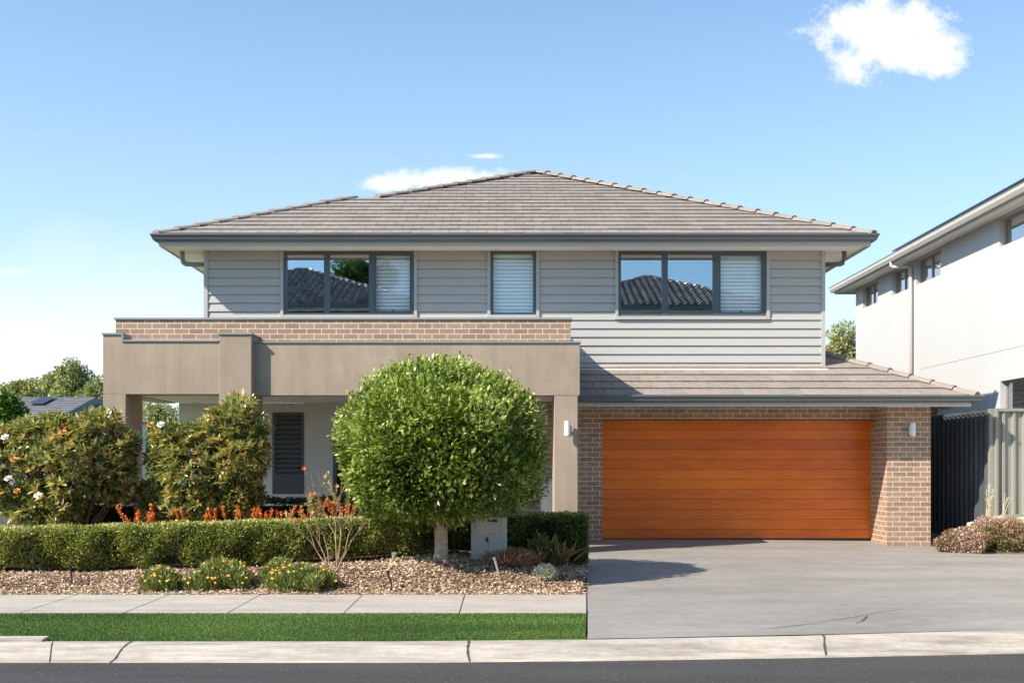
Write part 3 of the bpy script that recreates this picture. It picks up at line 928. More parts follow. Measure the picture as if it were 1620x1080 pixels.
g = MB()
GY = 18.78
mitred_gutter(g, -6.22, 6.54, GY, 5.375)
pr = [(0, 0), (.012, 0), (.018, -.018), (.11, -.02), (.115, -.115), (.06, -.125), (.028, -.095), (.018, -.05), (-.003, -.025)]
for s, x in ((1, 6.54), (-1, -6.22)):
    n = len(pr)
    vs = [(x - s * d, GY + d, 5.375 + dz) for d, dz in pr] + [(x - s * d, YB + .1, 5.375 + dz) for d, dz in pr]
    g.add(vs, [(i, (i + 1) % n, n + (i + 1) % n, n + i) for i in range(n)])
g.build('gutter', M['gutter'], rf)
g = MB()
g.box(-6.10, 6.42, 18.895, 18.915, 5.17, 5.36); g.box(-6.10, -6.08, 18.915, YB, 5.17, 5.36); g.box(6.40, 6.42, 18.915, YB, 5.17, 5.36)
g.build('fascia', M['fascia'], rf)
g = MB(); g.box(-6.08, 6.40, 18.915, 30.3, 5.208, 5.222)
g.build('soffit', M['soffit'], rf)
# downpipe elbows at both corners
for s, x0, x1 in ((-1, -6.0, -5.47), (1, 6.28, 5.79)):
    g = MB()
    xw = x1 + s * 0.05
    xo = x0 - s * 0.12
    g.tube([(xo, 19.55, 5.23), (xo, 19.55, 5.05), (xo - s * 0.02, 19.55, 5.0), (xo - s * 0.07, 19.55, 4.975), (xw, 19.55, 4.97), (xw - s * 0.02, 19.62, 4.97)], 0.042, 10)
    g.build('downpipe', M['coping'] if s < 0 else M['gutter'], house, smooth=True)

# ---- garage
GB = 19.25
PIER = 18.66
mb = MB()
DX0, DX1 = PX(953, GB), 6.62
wall_open(mb, 'x', GB, GB + 0.34, 1.05, 7.38, -0.1, 2.42, [(DX0, DX1, -0.1, 2.145)])
mb.box(6.622, 7.38, PIER, GB, -0.12, 2.42)
mb.box(7.27, 7.38, GB + .34, 28, -0.1, 2.42)
gw = mb.build('garage_wall', M['brick'], house)
# sectional timber-look door: twelve boards
mb = MB()
nb = 12; zb = 0.0; h = (2.145 + 0.02 - zb) / nb
for i in range(nb):
    a = zb + i * h - 0.012
    mb.prof([(GB + .30, a), (GB + .232, a), (GB + .226, a + .006), (GB + .226, a + h - .008), (GB + .230, a + h - .004), (GB + .236, a + h - .003), (GB + .236, a + h), (GB + .30, a + h)], 'x', DX0 - 0.02, DX1 + 0.02, random.random())
gd = mb.build('garage_door', M['door'], house); gd['label'] = 'wide orange timber-look sectional garage door'
g = MB(); g.box(DX0, DX1, GB + 0.02, GB + 0.13, 2.135, 2.143); g.box(DX0, DX1, GB + 0.22, GB + 0.3, -0.03, 0.004)
g.build('seal', M['black'], gd)
# garage roof
GE = 18.16; GZ = 2.495; GR = 7.97
gr = MB()
tiles(gr, (0, GE, GZ), (1, 0, 0), [(1.26, 0), (GR, 0), (5.80, 2.17), (5.80, 1.33), (1.26, 1.33)], RISE, seed=13)
tiles(gr, (GR, 0, GZ), (0, 1, 0), [(GE, 0), (28, 0), (28, 2.17), (20.33, 2.17)], RISE, seed=14)
gr.add([(1.2, GE, GZ - .03), (GR, GE, GZ - .03), (5.8, 20.33, GZ + 2.17 * RISE - .03), (5.8, 19.5, GZ + 1.34 * RISE - .03), (1.2, 19.5, GZ + 1.34 * RISE - .03)], [(0, 1, 2, 3, 4)])
gr.add([(GR, GE, GZ - .03), (GR, 28, GZ - .03), (5.8, 28, GZ + 2.17 * RISE - .03), (5.8, 20.33, GZ + 2.17 * RISE - .03)], [(0, 1, 2, 3)])
grf = gr.build('garage_roof', M['tile'], house, fixn=False)
c = MB(); caps(c, (GR, GE, GZ + .01), (5.8, 20.33, GZ + 2.17 * RISE + .015), seed=21)
c.build('ridge_caps', M['cap'], grf, fixn=False)
g = MB(); mitred_gutter(g, 1.19, 8.05, 18.07, 2.505, mx0=False)
n = len(pr)
g.add([(8.05 - d, 18.07 + d, 2.505 + dz) for d, dz in pr] + [(8.05 - d, 28, 2.505 + dz) for d, dz in pr], [(i, (i + 1) % n, n + (i + 1) % n, n + i) for i in range(n)])
g.build('gutter', M['gutter'], grf)
g = MB(); g.box(1.19, 7.88, 18.185, 18.205, 2.315, 2.49); g.box(7.86, 7.88, 18.205, 28, 2.315, 2.49)
g.build('fascia', M['fascia'], grf)
g = MB(); g.box(1.19, 7.86, 18.205, 19.3, 2.425, 2.435); g.box(7.38, 7.86, 19.3, 28, 2.425, 2.435)
g.build('soffit', M['soffit'], grf)
g = MB()
g.prof([(19.32, 3.030), (19.335, 3.045), (19.47, 3.10), (19.49, 3.055)], 'x', 1.2, 5.80)
g.build('flashing', surf('pale_flashing', (0.60, 0.52, 0.44), 0.7, 0.08, 3, 50, 0.05, 0.1), grf)
g = MB(); g.tube([(7.62, 18.9, 2.38), (7.62, 18.9, 2.28), (7.6, 18.93, 2.24), (7.44, 19.0, 2.2), (7.43, 19.0, 0.0)], 0.045, 10)
g.build('downpipe', M['gutter'], house, smooth=True)

# ---- portico
FY = 17.0; RY = 17.14
def pcol(x0, x1, y0, y1, z1, lab=None):
    g = MB(); g.box(x0, x1, y0, y1, -0.1, z1)
    o = g.build('column', M['render'], house, bevel=0.006)
    if lab: o['label'] = lab
pcol(-6.37, -6.01, FY, 17.78, 2.447, 'outer left taupe column')
pcol(-4.53, -4.02, FY - 0.012, 17.8, 3.385, 'taller square taupe pier rising through the beam')
pcol(0.777, 1.15, RY + .004, 17.9, 2.437, 'right taupe column with a wall light')
g = MB(); g.box(-6.37, -6.07, FY, 17.35, 2.45, 3.385); g.box(-6.07, -4.53, FY, 17.35, 2.45, 3.275)
g.box(-6.37, -6.02, 17.35, 19.6, 2.45, 3.275)
g.build('beam', M['render'], house)
g = MB(); g.box(-4.02, 1.18, RY, 17.42, 2.44, 3.27); g.box(0.85, 1.18, 17.42, 19.25, 2.44, 3.27)
g.build('beam', M['render'], house)
def cop(mb, x0, x1, y0, y1, z, h=0.028, o=0.018): mb.box(x0 - o, x1 + o, y0 - o, y1 + o, z, z + h)
g = MB()
g.box(-6.388, -6.052, FY - .02, 17.37, 3.386, 3.414)
g.box(-6.075, -6.045, FY - .02, 17.37, 3.277, 3.386)
g.box(-6.045, -4.535, FY - .02, 17.37, 3.277, 3.305)
g.box(-4.548, -4.002, FY - .032, 17.82, 3.386, 3.414)
g.box(-4.018, 1.2, RY - .02, 17.44, 3.272, 3.300)
g.box(0.83, 1.2, 17.44, 19.26, 3.272, 3.300)
g.build('coping', M['coping'], house)
BY = 17.5
g = MB(); g.box(-6.35, 1.06, BY, BY + .11, 3.0, 3.69); g.box(0.95, 1.06, BY + .11, WY, 3.0, 3.69); g.box(-6.35, -6.24, BY + .11, 21, 3.0, 3.69)
g.build('parapet', M['brick'], house)
g = MB(); g.box(-6.375, 1.085, BY - .022, BY + .13, 3.692, 3.722); g.box(0.93, 1.085, BY + .13, WY - .05, 3.692, 3.722); g.box(-6.375, -6.22, BY + .13, 21, 3.692, 3.722)
g.build('parapet_coping', M['coping'], house)
# headers course just under the coping
g = MB(); x = -6.35
g.build('x', M['brick']) if False else None
g = MB(); g.box(-6.2, 0.95, 17.62, WY, 3.02, 3.06); g.build('balcony_floor', M['concrete'], house)
g = MB(); g.box(-6.0, 0.86, 17.36, 19.6, 2.462, 2.475); g.build('porch_ceiling', M['pale_render'], house)
g = MB(); g.box(-6.3, 1.2, 16.9, 19.6, -0.12, 0.02); g.build('porch_floor', M['concrete'], house)

# ground-floor wall behind the portico
GW = 19.6
ops = [(PX(431, GW), PX(481, GW), PZ(781, GW), PZ(652, GW)), (PX(527, GW), PX(600, GW), PZ(800, GW), PZ(668, GW))]
g = MB(); wall_open(g, 'x', GW, GW + .12, -5.96, 0.35, -0.1, 2.46, ops); g.box(-5.96, -5.84, GW + .12, 30, -0.1, 2.46)
g.build('ground_floor_wall', M['pale_render'], house)
g = MB(); g.box(0.35, 1.3, 19.35, 19.47, -0.1, 2.46); g.box(0.35, .46, 19.47, 19.6, -0.1, 2.46); g.build('entry_wall', M['brick'], house)
g = MB(); g.box(0.62, 0.90, 18.3, 19.3, 0.0, 1.08); g.build('low_wall', M['pale_render'], house)
a, b, z0, z1 = ops[0]
f = MB()
for q in ((a, a + .05, z0, z1), (b - .05, b, z0, z1), (a + .05, b - .05, z1 - .05, z1), (a + .05, b - .05, z0, z0 + .38)):
    f.box(q[0], q[1], GW - .01, GW + .08, q[2], q[3])
sw = f.build('window', M['frame'], house); sw['label'] = 'dark louvred ground-floor window behind the portico'
f = MB(); z = z0 + .40
while z < z1 - .08:
    f.prof([(GW + .0, z), (GW + .05, z + .075), (GW + .056, z + .072), (GW + .006, z - .003)], 'x', a + .05, b - .05); z += 0.088
f.build('louvres', M['louvre'], sw)
f = MB(); f.box(a + .05, b - .05, GW + .09, GW + .1, z0, z1); f.build('backing', M['room'], sw)
a, b, z0, z1 = ops[1]
f = MB()
for q in ((a, a + .06, z0, z1), (b - .06, b, z0, z1), (a + .06, b - .06, z1 - .06, z1), (a + .06, b - .06, z0, z0 + .06)):
    f.box(q[0], q[1], GW - .01, GW + .08, q[2], q[3])
sw = f.build('window', M['frame'], house); sw['label'] = 'dark framed ground-floor window half hidden by the round tree'
f = MB(); f.box(a + .06, b - .06, GW + .04, GW + .046, z0 + .06, z1 - .06); f.build('pane', M['glass_dark'], sw)
f = MB(); f.box(a, b, GW + .11, GW + .115, z0, z1); f.build('backing', M['room'], sw)
# sensor spot on the wall above the louvred window
g = MB(); g.box(PX(453, GW), PX(458, GW), GW - .03, GW, PZ(647, GW), PZ(642, GW)); g.build('wall_sensor', M['white'], house)

# wall lights
def wall_light(x, y, z, lab):
    g = MB(); g.box(x - .035, x + .035, y - .02, y, z - .09, z + .07)
    o = g.build('wall_light', M['white'], house, bevel=0.004); o['label'] = lab
    g = MB(); g.tube([(x, y - .10, z - .12), (x, y - .10, z + .11)], 0.045, 14); g.box(x - .012, x + .012, y - .08, y - .02, z - .02, z + .02)
    g.build('cylinder_shade', M['white'], o, smooth=False)
wall_light(PX(897, RY), RY, PZ(677, RY), 'white up-down light on the right portico column')
wall_light(PX(1441, PIER), PIER, PZ(679, PIER), 'small light on the brick garage pier')

# ------------------------------------------------------------------ right neighbour
NX = 9.3
nb = thing('house', 'white rendered two-storey neighbouring house on the right edge', 'house', (11, 24, 0))
nw = [(26.84, 27.98, 5.39, 5.95), (24.66, 25.87, 5.39, 5.95), (22.98, 24.34, 5.39, 5.95), (18.4, 20.24, 5.42, 5.96), (17.6, 20.2, 1.4, 2.9)]
g = MB(); wall_open(g, 'y', NX, NX + .2, 10, 28.54, -0.1, 6.02, nw); g.box(NX + .2, 18, 28.34, 28.54, -0.1, 6.02)
g.build('wall', M['white_render'], nb)
taupe_frame = surf('taupe_window_frame', (0.33, 0.28, 0.225), 0.5, 0.05, 3, 50, 0.03, 0.02)
curtain = surf('grey_curtain', (0.2, 0.2, 0.2), 0.9, 0.25, 6, 50, 0.05, 0.1, stretch=(1, 6, 0.2))
for i, (a, b, z0, z1) in enumerate(nw):
    f = MB(); w = .045; x0, x1 = NX + .09, NX + .14
    for q in ((a, a + w, z0, z1), (b - w, b, z0, z1), (a + w, b - w, z1 - w, z1), (a + w, b - w, z0, z0 + w), ((a + b) / 2 - .02, (a + b) / 2 + .02, z0 + w, z1 - w)):
        f.box(x0, x1, q[0], q[1], q[2], q[3])
    fo = f.build('window', taupe_frame, nb)
    f = MB(); f.box(NX + .115, NX + .12, a + w, b - w, z0 + w, z1 - w); f.build('pane', M['glass_dark'], fo)
    f = MB(); f.box(NX + .19, NX + .195, a, b, z0, z1); f.build('curtain', curtain, fo)
g = MB(); gx = 8.78
g.box(gx + .12, gx + .14, 10, 29.1, 5.94, 6.1); g.box(gx + .14, 18, 29.08, 29.1, 5.94, 6.1)
g.build('fascia', M['fascia'], nb)
g = MB(); g.add([(gx + s, y, z) for y in (10, 29.2) for s, z in ((0, 6.11), (.115, 6.10), (.115, 5.99), (.05, 5.985), (.01, 6.05))], [(i, (i + 1) % 5, 5 + (i + 1) % 5, 5 + i) for i in range(5)] + [(5, 6, 7, 8, 9)])
g.build('gutter', M['fascia'], nb)
g = MB(); g.add([(gx - .005 + s, y, z) for y in (10, 29.22) for s, z in ((0, 6.135), (.12, 6.135), (.12, 6.11), (0, 6.11))], [(0, 1, 5, 4), (1, 2, 6, 5), (2, 3, 7, 6), (3, 0, 4, 7), (4, 5, 6, 7)])
g.build('gutter_edge', M['gutter'], nb)
g = MB(); g.box(gx + .14, 18, 10, 29.08, 5.99, 6.0); g.build('soffit', M['soffit'], nb)
g = MB(); g.add([(gx + .05, 10, 6.14), (gx + .05, 29.2, 6.14), (14, 24, 8.1), (14, 10, 8.1), (19, 29.2, 6.14)], [(0, 1, 2, 3), (1, 4, 2)])
g.build('roof', M['grey_tile'], nb, fixn=False)
g = MB(); g.add([(gx + .0 + s, y, 6.165 + s * .36 + h) for y in (10, 24.55) for s in (.05, 1.1) for h in (0, .035)], [(0, 1, 3, 2), (4, 6, 7, 5), (0, 4, 5, 1), (1, 5, 7, 3), (2, 3, 7, 6), (0, 2, 6, 4)])
g.build('solar_panel', M['solar'], nb)
g = MB(); g.tube([(8.86, 24.7, 6.0), (8.86, 24.7, 5.90), (8.89, 24.68, 5.87), (9.2, 24.53, 5.84), (9.24, 24.51, 5.80), (9.24, 24.5, 5.64), (9.24, 24.5, 0)], 0.038, 10)
g.build('downpipe', M['fascia'], nb, smooth=True)
g = MB(); g.box(NX - .003, NX, 10, 24.1, 3.468, 3.476); g.build('joint', M['coping'], nb)

# ------------------------------------------------------------------ fences
def corr(mb, axis, c, a0, a1, z0, z1, pitch=0.2, depth=0.035):
    pts = []; a = a0
    while a < a1:
        for f, d in ((0, 0), (.42, 0), (.5, depth), (.72, depth), (.8, 0)):
            t = a + f * pitch
            if t <= a1: pts.append((t, d))
        a += pitch
    pts.append((a1, 0))
    vs = []
    for t, d in pts:
        for z in (z0, z1): vs.append((c - d, t, z) if axis == 'y' else (t, c - d, z))
    mb.add(vs, [(2 * i, 2 * i + 2, 2 * i + 3, 2 * i + 1) for i in range(len(pts) - 1)])
FX = 8.38
bf = thing('fence', 'dark charcoal corrugated boundary fence receding beside the garage', 'fence', (FX, 19, 0))
g = MB(); corr(g, 'y', FX, 18.6, 30, 0.0, 2.26); g.build('sheet', M['fence_dark'], bf, fixn=False)
for za, zb_ in ((2.24, 2.29), (0.0, 0.06)):
    g = MB(); g.box(FX - .03, FX + .03, 18.6, 30, za, zb_); g.build('rail', M['fence_dark'], bf)
g = MB(); g.box(FX - .035, FX + .035, 18.52, 18.595, 0.0, 2.30); g.build('post', M['fence_grey'], bf)
sf = thing('fence', 'sage grey metal fence panel between the dark fence and the white house', 'fence', (8.9, 18.5, 0.3))
g = MB(); corr(g, 'x', 18.52, 8.46, 9.98, 0.48, 2.25, 0.18, 0.04); g.build('sheet', M['fence_grey'], sf, fixn=False)
for za, zb_ in ((2.25, 2.30), (0.42, 0.48)):
    g = MB(); g.box(8.46, 10, 18.46, 18.54, za, zb_); g.build('rail', M['fence_grey'], sf)
g = MB(); g.box(8.42, 8.458, 18.45, 18.55, 0.3, 2.30); g.build('post', M['fence_grey'], sf)

# raised side bed
def sb_z(x, y): return -0.13 + interp(y, [17.3, 17.7, 18.35, 18.7], [0.0, 0.14, 0.36, 0.5]) * interp(x, [7.6, 8.3], [0, 1])
o = gridsheet('side_bed', list(np.linspace(7.5, 10.5, 12)), list(np.linspace(17.3, 18.7, 9)), sb_z, M['soil']); o['kind'] = 'structure'
wl = thing('retaining_wall', 'pale sandstone garden edging below the grey fence panel', 'wall', (8.6, 18.3, 0.2))
for (x0, x1, y, z0, z1) in ((7.86, 8.18, 18.2, .12, .40), (8.16, 8.5, 18.3, .22, .46), (8.49, 8.98, 18.32, .25, .45), (8.99, 9.6, 18.32, .25, .44)):
    g = MB(); g.add([(x0, y, z0), (x1, y, z0), (x1, y + .14, z0), (x0, y + .14, z0), (x0, y + .01, z1 - .06), (x1, y + .02, z1), (x1, y + .14, z1), (x0, y + .14, z1 - .05)],
          [(0, 3, 2, 1), (4, 5, 6, 7), (0, 1, 5, 4), (1, 2, 6, 5), (2, 3, 7, 6), (3, 0, 4, 7)])
    g.build('stone', M['stone'], wl, bevel=0.02)


# ------------------------------------------------------------------ plants
def blob_cloud(blobs, n, shell=0.35, seed=1, lf=5.0, la=0.08, zmin=None):
    """points near the surface of a union of ellipsoids; returns points and outward normals"""
    vol = np.array([b[3] * b[4] + b[3] * b[5] + b[4] * b[5] for b in blobs]); vol = vol / vol.sum()
    idx = rng.choice(len(blobs), size=int(n * 1.9), p=vol)
    B = np.array(blobs)
    d = usphere(len(idx))
    r = 1 - shell * rng.uniform(0, 1, len(idx)) ** 1.6
    c = B[idx, :3]; rad = B[idx, 3:6]
    base = c + d * rad
    r = r * (1 + la * lump(base, lf, seed))
    P = c + d * rad * r[:, None]
    nrm = d / rad; nrm /= np.linalg.norm(nrm, axis=1, keepdims=True)
    keep = np.ones(len(P), bool)
    for k, b in enumerate(blobs):
        q = (((P - b[:3]) / np.array(b[3:6])) ** 2).sum(1)
        keep &= ~((q < (1 - shell) ** 2) & (idx != k))
    if zmin is not None: keep &= P[:, 2] > zmin
    P = P[keep][:n]; nrm = nrm[keep][:n]
    return P, nrm


def core_mesh(name, blobs, k, mat, parent):  # solid dark blobs added inside the leaves to block see-through
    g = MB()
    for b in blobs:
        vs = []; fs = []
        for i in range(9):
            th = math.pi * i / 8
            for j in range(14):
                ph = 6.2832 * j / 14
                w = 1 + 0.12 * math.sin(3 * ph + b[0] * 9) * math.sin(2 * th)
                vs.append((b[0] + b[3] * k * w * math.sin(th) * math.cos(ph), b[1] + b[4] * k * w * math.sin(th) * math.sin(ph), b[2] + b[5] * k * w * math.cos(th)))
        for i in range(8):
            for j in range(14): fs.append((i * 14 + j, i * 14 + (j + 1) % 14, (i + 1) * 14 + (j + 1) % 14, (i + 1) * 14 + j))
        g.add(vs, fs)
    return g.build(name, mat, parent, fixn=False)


# the clipped round tree
TX, TY = -0.855, 13.85
tree = thing('round_tree', 'clipped round bright green tree on a short pale trunk by the letterbox', 'tree', (TX, TY, mulch_z(TX, TY)))
TX0 = TX; TX += .02
blobs = [(TX, TY, 1.60, 1.27, 1.22, 1.0), (TX + .16, TY, 1.30, 1.20, 1.12, 0.80), (TX - .22, TY, 1.60, 1.05, 1.05, .84), (TX - .10, TY, 1.95, .95, .98, .70), (TX + .42, TY, 1.72, .80, .8, .72), (TX - .35, TY, 1.2, .95, .95, .68)]
P, N_ = blob_cloud(blobs, 52000, 0.32, 3, 6.5, 0.115)
kp_ = P[:, 2] > np.where(P[:, 0] > -0.50, 0.66 + np.clip(P[:, 0] + .5, 0, 1) * .22, 0.40) + rng.uniform(-.05, .05, len(P))
kp_ &= P[:, 0] < 0.52 + rng.uniform(-.04, .03, len(P))
P = P[kp_]; N_ = N_[kp_]
A = N_ * 0.8 + usphere(len(P)) * 0.75 + np.array([0, 0, 0.35])
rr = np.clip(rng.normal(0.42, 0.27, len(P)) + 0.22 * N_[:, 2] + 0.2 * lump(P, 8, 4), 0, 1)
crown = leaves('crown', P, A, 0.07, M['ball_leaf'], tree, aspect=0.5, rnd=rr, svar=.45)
# shoots sticking out of the top
k = 420
d = usphere(k); d[:, 2] = np.abs(d[:, 2]) * 0.9 + 0.05; d /= np.linalg.norm(d, axis=1, keepdims=True)
Ps = []; As = []
for q in d:
    base = np.array([TX, TY, 1.58]) + q * np.array([1.33, 1.25, 1.08]) * 0.98
    if base[0] > .45: continue
    L = random.uniform(0.05, 0.19); ax = q * .6 + np.array([0, 0, .8]) + rng.normal(0, .2, 3)
    ax /= np.linalg.norm(ax)
    for s in np.linspace(0, L, 9):
        Ps.append(base + ax * s); As.append(ax * 0.6 + usphere(1)[0])
leaves('shoots', Ps, As, 0.052, M['ball_leaf'], tree, aspect=0.5, rnd=np.clip(rng.normal(.8, .15, len(Ps)), 0, 1))
core_mesh('inner_core', blobs, 0.62, M['core'], tree)  # added dark core, closes the gaps in the crown
g = MB(); tz = mulch_z(TX, TY)
for k in range(6):
    an = k * 1.05 + .3
    g.tube([(TX, TY, tz + .4), (TX + .3 * math.cos(an), TY + .3 * math.sin(an), tz + .62), (TX + .95 * math.cos(an), TY + .9 * math.sin(an), 1.35)], [.04, .028, .01], 7)
g.tube([(TX, TY, tz - .05), (TX, TY, tz + .04), (TX + .005, TY, tz + .2), (TX, TY, tz + .45), (TX + .01, TY, tz + .9)], [.098, .09, .084, .086, .08], 16)
g.build('trunk', M['bark_pale'], tree, smooth=True)

# the long box hedge along the front bed
hx = [-7.9, -6.4, -5.0, -3.6, -2.1, -0.9, 0.2, 1.12]
hy = [13.75, 13.8, 13.95, 14.1, 14.3, 14.5, 14.7, 14.85]
hz = [0.46, 0.50, 0.53, 0.56, 0.60, 0.615, 0.62, 0.63]
def hfront(x): return np.interp(x, hx, hy)
def htop(x): return np.interp(x, hx, hz)
hedge = thing('hedge', 'long clipped box hedge running across the front garden bed', 'hedge', (-3, 14.2, 0))
def hedge_leaves(n, depth=0.62):
    X = rng.uniform(-7.9, 1.12, n); fac = rng.uniform(0, 1, n)
    zb = np.array([mulch_z(a, 14.1) for a in X]) + 0.035 + 0.03 * np.abs(np.sin(X * 4.7)) ; zt_ = htop(X)
    P = np.zeros((n, 3)); Nn = np.zeros((n, 3)); P[:, 0] = X
    inn = rng.uniform(0, 1, n) ** 1.5 * 0.13
    fr = fac < 0.55; tp = (fac >= 0.55) & (fac < 0.92); en = fac >= 0.92
    wob = 0.028 * lump(np.stack([X * 3.2, zt_ * 0, X * 0 + 1], 1), 1.7, 6)
    zf = zb + (zt_ - zb) * rng.uniform(0, 1, n)
    t = (zf - zb) / (zt_ - zb)
    lp = 0.06 * lump(np.stack([X, zf * 1.2, zf * 0], 1), 12, 12)
    P[fr, 1] = (hfront(X) + inn + lp + wob + 0.05 * (1 - t) ** 2 + 0.04 * np.clip(t - .85, 0, 1) / .15)[fr]; P[fr, 2] = zf[fr]; Nn[fr] = (0, -1, 0.1)
    yy = hfront(X) + rng.uniform(0.02, depth, n)
    P[tp, 1] = yy[tp]; P[tp, 2] = (zt_ - inn * 0.7 + 0.4 * lp)[tp]; Nn[tp] = (0, -.1, 1)
    P[en, 0] = 1.12 - inn[en] + 0.02 * np.sin(zf[en] * 20); P[en, 1] = hfront(1.12) + rng.uniform(0, depth, n)[en]
    zb1 = mulch_z(1.0, 14.1) + .04
    P[en, 2] = zb1 + (0.63 - zb1) * rng.uniform(0, 1, en.sum()); Nn[en] = (1, 0, 0.1)
    return P, Nn
P, Nn = hedge_leaves(95000)
A = Nn * 0.6 + usphere(len(P)) * 0.8 + np.array([0, 0, 0.45])
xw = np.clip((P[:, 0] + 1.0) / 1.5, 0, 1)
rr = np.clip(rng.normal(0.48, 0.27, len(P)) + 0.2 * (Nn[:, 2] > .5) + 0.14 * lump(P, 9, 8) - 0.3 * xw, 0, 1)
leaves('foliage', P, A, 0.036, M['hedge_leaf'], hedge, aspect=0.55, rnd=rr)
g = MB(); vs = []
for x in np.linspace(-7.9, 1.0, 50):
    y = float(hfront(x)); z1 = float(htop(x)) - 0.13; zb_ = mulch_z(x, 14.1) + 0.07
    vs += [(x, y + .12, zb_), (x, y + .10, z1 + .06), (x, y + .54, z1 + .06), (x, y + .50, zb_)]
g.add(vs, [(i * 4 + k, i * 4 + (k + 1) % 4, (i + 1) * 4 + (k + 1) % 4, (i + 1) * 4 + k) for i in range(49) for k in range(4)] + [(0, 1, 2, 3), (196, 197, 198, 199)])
g.build('inner_core', M['core'], hedge)  # added solid dark core so the hedge is not see-through
for x in np.arange(-7.6, 1.0, 0.33):
    g = MB(); y = float(hfront(x)) + .25 + random.uniform(-.04, .06); z = mulch_z(x, 14.1)
    g.tube([(x, y, z - .02), (x + random.uniform(-.02, .02), y, z + .14)], [.014, .01], 6)
    g.build('trunk', M['bark'], hedge)

# darker hedge nearer the house
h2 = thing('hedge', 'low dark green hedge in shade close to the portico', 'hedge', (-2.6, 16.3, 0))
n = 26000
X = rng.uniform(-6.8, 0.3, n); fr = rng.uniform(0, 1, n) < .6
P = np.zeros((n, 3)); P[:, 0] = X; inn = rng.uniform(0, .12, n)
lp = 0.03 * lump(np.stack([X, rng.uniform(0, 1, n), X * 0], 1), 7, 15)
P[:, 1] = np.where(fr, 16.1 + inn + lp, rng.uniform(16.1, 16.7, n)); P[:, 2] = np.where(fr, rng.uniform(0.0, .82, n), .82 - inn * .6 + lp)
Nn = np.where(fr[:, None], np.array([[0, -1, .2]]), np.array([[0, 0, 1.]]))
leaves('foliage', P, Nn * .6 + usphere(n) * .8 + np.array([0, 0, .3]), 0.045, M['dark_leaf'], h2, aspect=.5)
g = MB(); g.box(-6.7, .2, 16.24, 16.6, -.1, .70); g.build('inner_core', M['core'], h2)  # added dark box filling the inside of the hedge


# magnolia bushes: rosettes of leathery two-sided leaves
def magnolia(label, loc, blobs, nros, flowers, seed):
    t = thing('magnolia_bush', label, 'bush', loc, 'magnolia bushes behind the hedge')
    P, Nn = blob_cloud(blobs, nros, 0.45, seed, 5.0, 0.2)
    Ps = []; As = []; rs = []
    for p, q in zip(P, Nn):
        ax = q * .7 + np.array([0, 0, .55]) + rng.normal(0, .28, 3); ax /= np.linalg.norm(ax)
        e1 = np.cross(ax, [0.3, .2, 1]); e1 /= np.linalg.norm(e1); e2 = np.cross(ax, e1)
        k = random.randint(5, 8); ph0 = random.uniform(0, 6.28); base = random.uniform(0, .75)
        for j in range(k):
            ph = ph0 + j * 2.4; op = random.uniform(.35, 1.25)
            a = ax * math.cos(op) + (e1 * math.cos(ph) + e2 * math.sin(ph)) * math.sin(op)
            Ps.append(p - ax * random.uniform(0, .05)); As.append(a); rs.append(min(1, max(0, base + random.uniform(-.1, .4))))
    leaves('foliage', Ps, As, 0.115, M['mag_leaf'], t, aspect=.40, fold=.35, rnd=np.array(rs), spin=.7, curl=0.06)
    g = MB()
    base = Vector(loc)
    for b in blobs:
        c = Vector(b[:3])
        for k in range(7):
            tgt = c + Vector((random.uniform(-.8, .8) * b[3], random.uniform(-.7, .7) * b[4], random.uniform(-.3, .8) * b[5]))
            m = base.lerp(tgt, .45) + Vector((random.uniform(-.1, .1), random.uniform(-.1, .1), .06))
            s = base + Vector((random.uniform(-.12, .12), random.uniform(-.1, .1), 0))
            g.tube([s, m, tgt], [.022, .014, .005], 5)
    g.build('branches', M['bark'], t, fixn=False)
    for (x, y, z, kind) in flowers:
        f = MB(); s = 0.062 if kind == 'white' else .055
        c = Vector((x, y, z))
        for ring, (np_, op, L) in enumerate(((6, 1.1, 1.0), (5, .6, .8))):
            for j in range(np_):
                ph = 6.2832 * j / np_ + ring * .5 + random.uniform(-.15, .15)
                ax = Vector((0, -.75, .65)).normalized(); e1 = ax.cross(Vector((1, 0, .1))).normalized(); e2 = ax.cross(e1)
                rad = (e1 * math.cos(ph) + e2 * math.sin(ph)); tn = (e2 * math.cos(ph) - e1 * math.sin(ph))
                pa = c; pb = c + (rad * math.sin(op) + ax * math.cos(op)) * s * L * .6; pc = c + (rad * math.sin(op * 1.15) + ax * math.cos(op * 1.15)) * s * L
                w = s * .52
                f.add([pa, pb - tn * w, pc, pb + tn * w], [(0, 1, 2, 3)])
        f.build('flower', M['wax'] if kind == 'white' else M['oldpetal'], t, fixn=False)
    return t


MD = 15.6
def mb_(px, py, D, rx, ry, rz): return (PX(px, D), D, PZ(py, D), rx, ry, rz)
def fl(px, py, D, kind): return (PX(px, D), D, PZ(py, D), kind)
magnolia('left broad magnolia bush with white blooms and bronze-backed leaves', (PX(120, MD), MD, -0.05),
         [mb_(30, 745, 15.6, .66, .5, .52), mb_(115, 740, 15.5, .72, .55, .72), mb_(170, 745, 15.6, .46, .5, .55), mb_(150, 678, 15.6, .44, .38, .30), mb_(195, 705, 15.6, .26, .3, .26), mb_(95, 680, 15.6, .34, .35, .26),
          mb_(60, 690, 15.6, .42, .4, .26), mb_(80, 805, 15.5, .6, .45, .26), mb_(-60, 730, 15.6, .5, .5, .5), mb_(10, 690, 15.7, .3, .3, .16)], 3000,
         [fl(8, 692, 15.1, 'white'), fl(13, 757, 15.0, 'white'), fl(60, 784, 14.93, 'white'), fl(22, 727, 15.0, 'old'), fl(27, 777, 14.97, 'old'), fl(100, 684, 15.0, 'old')], 31)
